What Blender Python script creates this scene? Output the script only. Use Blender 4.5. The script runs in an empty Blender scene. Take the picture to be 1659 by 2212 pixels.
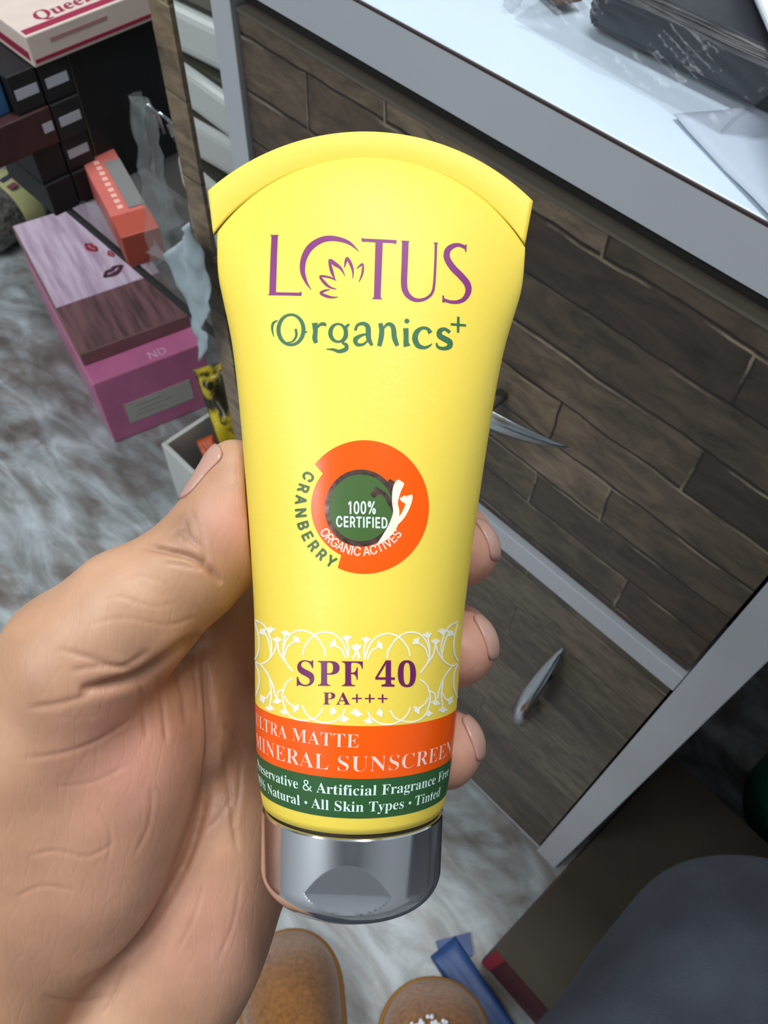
import bpy, bmesh, math, random
import numpy as np
from mathutils import Vector, Matrix
from mathutils.geometry import tessellate_polygon

# ------------------------------------------------------------------ camera, world, lights, exposure
scene = bpy.context.scene
col = scene.collection
FPX = 1795.7                     # focal length in pixels of the 1659 x 2212 frame
CAM = np.array([0.0, -0.27, 0.96])
RC = np.array([[0.69887439, -0.60747867, 0.37755033],
               [0.71477679, 0.57410211, -0.39937564],
               [0.02585974, 0.54897762, 0.83543692]])   # columns: camera axes in the room
u_, s_, v_ = np.linalg.svd(RC); RC = u_ @ v_
def cam_matrix(off=(0, 0, 0)):
    p = CAM + RC @ np.array(off, float)
    m = Matrix([[*RC[i], p[i]] for i in range(3)] + [[0, 0, 0, 1]])
    return m
cd = bpy.data.cameras.new('camera')
cd.sensor_fit = 'VERTICAL'; cd.sensor_height = 36.0; cd.lens = 36.0 * FPX / 2212.0
cd.clip_start = 0.01; cd.clip_end = 50
cd.dof.use_dof = True; cd.dof.focus_distance = 0.150
cd.dof.aperture_fstop = cd.lens / 0.50      # half-millimetre pupil of a phone lens
cam = bpy.data.objects.new('camera', cd); col.objects.link(cam)
cam.matrix_world = cam_matrix(); scene.camera = cam

w = bpy.data.worlds.new('world'); scene.world = w; w.use_nodes = True
w.node_tree.nodes['Background'].inputs[0].default_value = (0.88, 0.95, 1.0, 1)
w.node_tree.nodes['Background'].inputs[1].default_value = 0.05

def area(name, loc, aim, sx, sy, power, color):
    l = bpy.data.lights.new(name, 'AREA'); l.shape = 'RECTANGLE'; l.size = sx; l.size_y = sy
    l.energy = power; l.color = color
    o = bpy.data.objects.new(name, l); col.objects.link(o); o.location = loc
    o.rotation_euler = (Vector(aim) - Vector(loc)).to_track_quat('-Z', 'Y').to_euler()
    return o
area('ceiling_tube_light', (-0.35, 0.20, 2.60), (-0.35, 0.20, 0.0), 1.25, 0.22, 31, (0.93, 0.97, 1.0))
area('ceiling_panel_light', (-0.9, -1.35, 2.62), (-0.9, -1.35, 0.0), 0.6, 0.6, 26, (0.90, 0.96, 1.0))

area('rear_fill_light', (-0.4, -2.15, 2.62), (-0.4, -2.15, 0.0), 0.9, 0.25, 26, (0.92, 0.97, 1.0))  # unseen fill lamp, added to brighten the front wall mirrored in the cap

vs = scene.view_settings
vs.view_transform = 'Standard'; vs.look = 'None'; vs.gamma = 1.0; vs.exposure = -0.12
try: vs.use_curve_mapping = False
except Exception: pass

# ------------------------------------------------------------------ helpers
random.seed(4)
def lin(r, g, b):
    f = lambda c: (c / 255 / 12.92) if c / 255 <= 0.04045 else ((c / 255 + 0.055) / 1.055) ** 2.4
    return (f(r), f(g), f(b), 1)
MATS = {}
def mat(name, rgb, rough=0.5, metal=0.0, var=0.0, vscale=30.0, bump=0.0, bscale=200.0, trans=0.0, alpha=1.0,
        sss=0.0, coat=0.0, ior=1.45, sheen=0.0, stretch=None):
    if name in MATS: return MATS[name]
    m = bpy.data.materials.new(name); m.use_nodes = True; MATS[name] = m
    nt = m.node_tree; b = nt.nodes['Principled BSDF']
    c = lin(*rgb)
    b.inputs['Base Color'].default_value = c
    b.inputs['Roughness'].default_value = rough; b.inputs['Metallic'].default_value = metal
    b.inputs['Transmission Weight'].default_value = trans; b.inputs['Alpha'].default_value = alpha
    b.inputs['IOR'].default_value = ior; b.inputs['Coat Weight'].default_value = coat
    b.inputs['Sheen Weight'].default_value = sheen
    if sss:
        b.inputs['Subsurface Weight'].default_value = sss
        b.inputs['Subsurface Radius'].default_value = (0.004, 0.0016, 0.0008); b.inputs['Subsurface Scale'].default_value = 1.0
    tc = nt.nodes.new('ShaderNodeTexCoord'); src = tc.outputs['Object']
    if stretch:
        mp = nt.nodes.new('ShaderNodeMapping'); mp.inputs['Scale'].default_value = stretch
        nt.links.new(src, mp.inputs['Vector']); src = mp.outputs['Vector']
    if var:
        n = nt.nodes.new('ShaderNodeTexNoise'); n.inputs['Scale'].default_value = vscale; n.inputs['Detail'].default_value = 4
        nt.links.new(src, n.inputs['Vector'])
        r = nt.nodes.new('ShaderNodeValToRGB')
        r.color_ramp.elements[0].position = 0.3; r.color_ramp.elements[1].position = 0.7
        r.color_ramp.elements[0].color = tuple(x * (1 - var) for x in c[:3]) + (1,)
        r.color_ramp.elements[1].color = tuple(min(1, x * (1 + var)) for x in c[:3]) + (1,)
        nt.links.new(n.outputs['Fac'], r.inputs['Fac']); nt.links.new(r.outputs['Color'], b.inputs['Base Color'])
    if bump:
        n2 = nt.nodes.new('ShaderNodeTexNoise'); n2.inputs['Scale'].default_value = bscale; n2.inputs['Detail'].default_value = 3
        nt.links.new(src, n2.inputs['Vector'])
        bp = nt.nodes.new('ShaderNodeBump'); bp.inputs['Strength'].default_value = bump; bp.inputs['Distance'].default_value = 0.001
        nt.links.new(n2.outputs['Fac'], bp.inputs['Height']); nt.links.new(bp.outputs['Normal'], b.inputs['Normal'])
    return m
def N(nt, kind, **kw):
    n = nt.nodes.new(kind)
    for k, v in kw.items(): setattr(n, k, v)
    return n

def tag(o, label=None, cat=None, group=None, kind=None):
    if label: o['label'] = label
    if cat: o['category'] = cat
    if group: o['group'] = group
    if kind: o['kind'] = kind
    return o
def link(name, me, m=None, parent=None, smooth=False):
    o = bpy.data.objects.new(name, me); col.objects.link(o)
    if m is not None:
        if isinstance(m, (list, tuple)):
            for q in m: me.materials.append(q)
        else: me.materials.append(m)
    if smooth:
        me.polygons.foreach_set('use_smooth', [True] * len(me.polygons)); me.update()
    if parent is not None: o.parent = parent
    return o
def mesh(name, V, F, m=None, parent=None, smooth=False):
    me = bpy.data.meshes.new(name); me.from_pydata([tuple(map(float, v)) for v in V], [], [tuple(map(int, f)) for f in F]); me.update()
    return link(name, me, m, parent, smooth)
def bmobj(name, bm, m=None, parent=None, smooth=False):
    me = bpy.data.meshes.new(name); bm.to_mesh(me); bm.free()
    return link(name, me, m, parent, smooth)
def empty(name, loc=(0, 0, 0), rz=0.0, matrix=None):
    o = bpy.data.objects.new(name, None); col.objects.link(o)
    o.empty_display_size = 0.02
    if matrix is not None: o.matrix_world = matrix
    else: o.location = loc; o.rotation_euler = (0, 0, rz)
    return o
def box_bm(lo, hi, bevel=0.0, seg=2, bm=None):
    bm2 = bmesh.new()
    bmesh.ops.create_cube(bm2, size=1.0)
    for v in bm2.verts:
        v.co = Vector([(lo[i] + hi[i]) / 2 + v.co[i] * (hi[i] - lo[i]) for i in range(3)])
    if bevel: bmesh.ops.bevel(bm2, geom=list(bm2.edges), offset=bevel, segments=seg, affect='EDGES', profile=0.5)
    if bm is None: return bm2
    me = bpy.data.meshes.new('tmp'); bm2.to_mesh(me); bm2.free(); bm.from_mesh(me); bpy.data.meshes.remove(me)
    return bm
def box(name, lo, hi, m, parent=None, bevel=0.0, seg=2):
    return bmobj(name, box_bm(lo, hi, bevel, seg), m, parent, smooth=False)
def grid_faces(nr, nc, wrap=False):
    F = []
    for i in range(nr - 1):
        for j in range(nc if wrap else nc - 1):
            k = (j + 1) % nc
            F.append((i * nc + j, i * nc + k, (i + 1) * nc + k, (i + 1) * nc + j))
    return F
def lathe(name, prof, m, parent=None, n=40, cap=True, loc=(0, 0, 0)):
    V = []; 
    for r, z in prof:
        for j in range(n):
            a = 2 * math.pi * j / n; V.append((loc[0] + r * math.cos(a), loc[1] + r * math.sin(a), loc[2] + z))
    F = grid_faces(len(prof), n, True)
    if cap:
        F.append(tuple(reversed(range(n)))); F.append(tuple(range((len(prof) - 1) * n, len(prof) * n)))
    return mesh(name, V, F, m, parent, smooth=True)
def tube_along(pts, rad, n=8):
    pts = [Vector(p) for p in pts]; V = []; F = []
    for i, p in enumerate(pts):
        t = (pts[min(i + 1, len(pts) - 1)] - pts[max(i - 1, 0)]).normalized()
        a = t.orthogonal().normalized(); b = t.cross(a)
        r = rad[i] if isinstance(rad, (list, tuple)) else rad
        if i and True:
            a = (pa - t * pa.dot(t)).normalized(); b = t.cross(a)
        pa = a
        for j in range(n):
            q = 2 * math.pi * j / n; V.append(p + r * (a * math.cos(q) + b * math.sin(q)))
    F = grid_faces(len(pts), n, True)
    F.append(tuple(reversed(range(n)))); F.append(tuple(range((len(pts) - 1) * n, len(pts) * n)))
    return V, F
def catmull(pts, n=8):
    P = np.array(pts, float)
    P = np.vstack([2 * P[0] - P[1], P, 2 * P[-1] - P[-2]]); out = []
    for i in range(1, len(P) - 2):
        for k in range(n):
            t = k / n
            out.append(0.5 * (2 * P[i] + (P[i + 1] - P[i - 1]) * t + (2 * P[i - 1] - 5 * P[i] + 4 * P[i + 1] - P[i + 2]) * t * t
                              + (3 * P[i] - P[i - 1] - 3 * P[i + 1] + P[i + 2]) * t ** 3))
    out.append(P[-2]); return np.array(out)
def stroke(pts, n=6, w=None, wmin=0.8):
    """outline of a pen stroke: pts rows (x, y, width)"""
    P = [(p[0], p[1], (p[2] if len(p) > 2 else w)) for p in pts]
    Q = catmull(P, n); T = np.gradient(Q[:, :2], axis=0); T /= np.linalg.norm(T, axis=1)[:, None] + 1e-9
    Nn = np.stack([-T[:, 1], T[:, 0]], 1); h = np.maximum(Q[:, 2:3], wmin) / 2
    L = Q[:, :2] + Nn * h; Rr = Q[:, :2] - Nn * h
    return [np.vstack([L, Rr[::-1]])]           # one ring
def ellipse(cx, cy, rx, ry, n=40):
    a = np.linspace(0, 2 * math.pi, n, endpoint=False); return np.stack([cx + rx * np.cos(a), cy + ry * np.sin(a)], 1)
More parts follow.
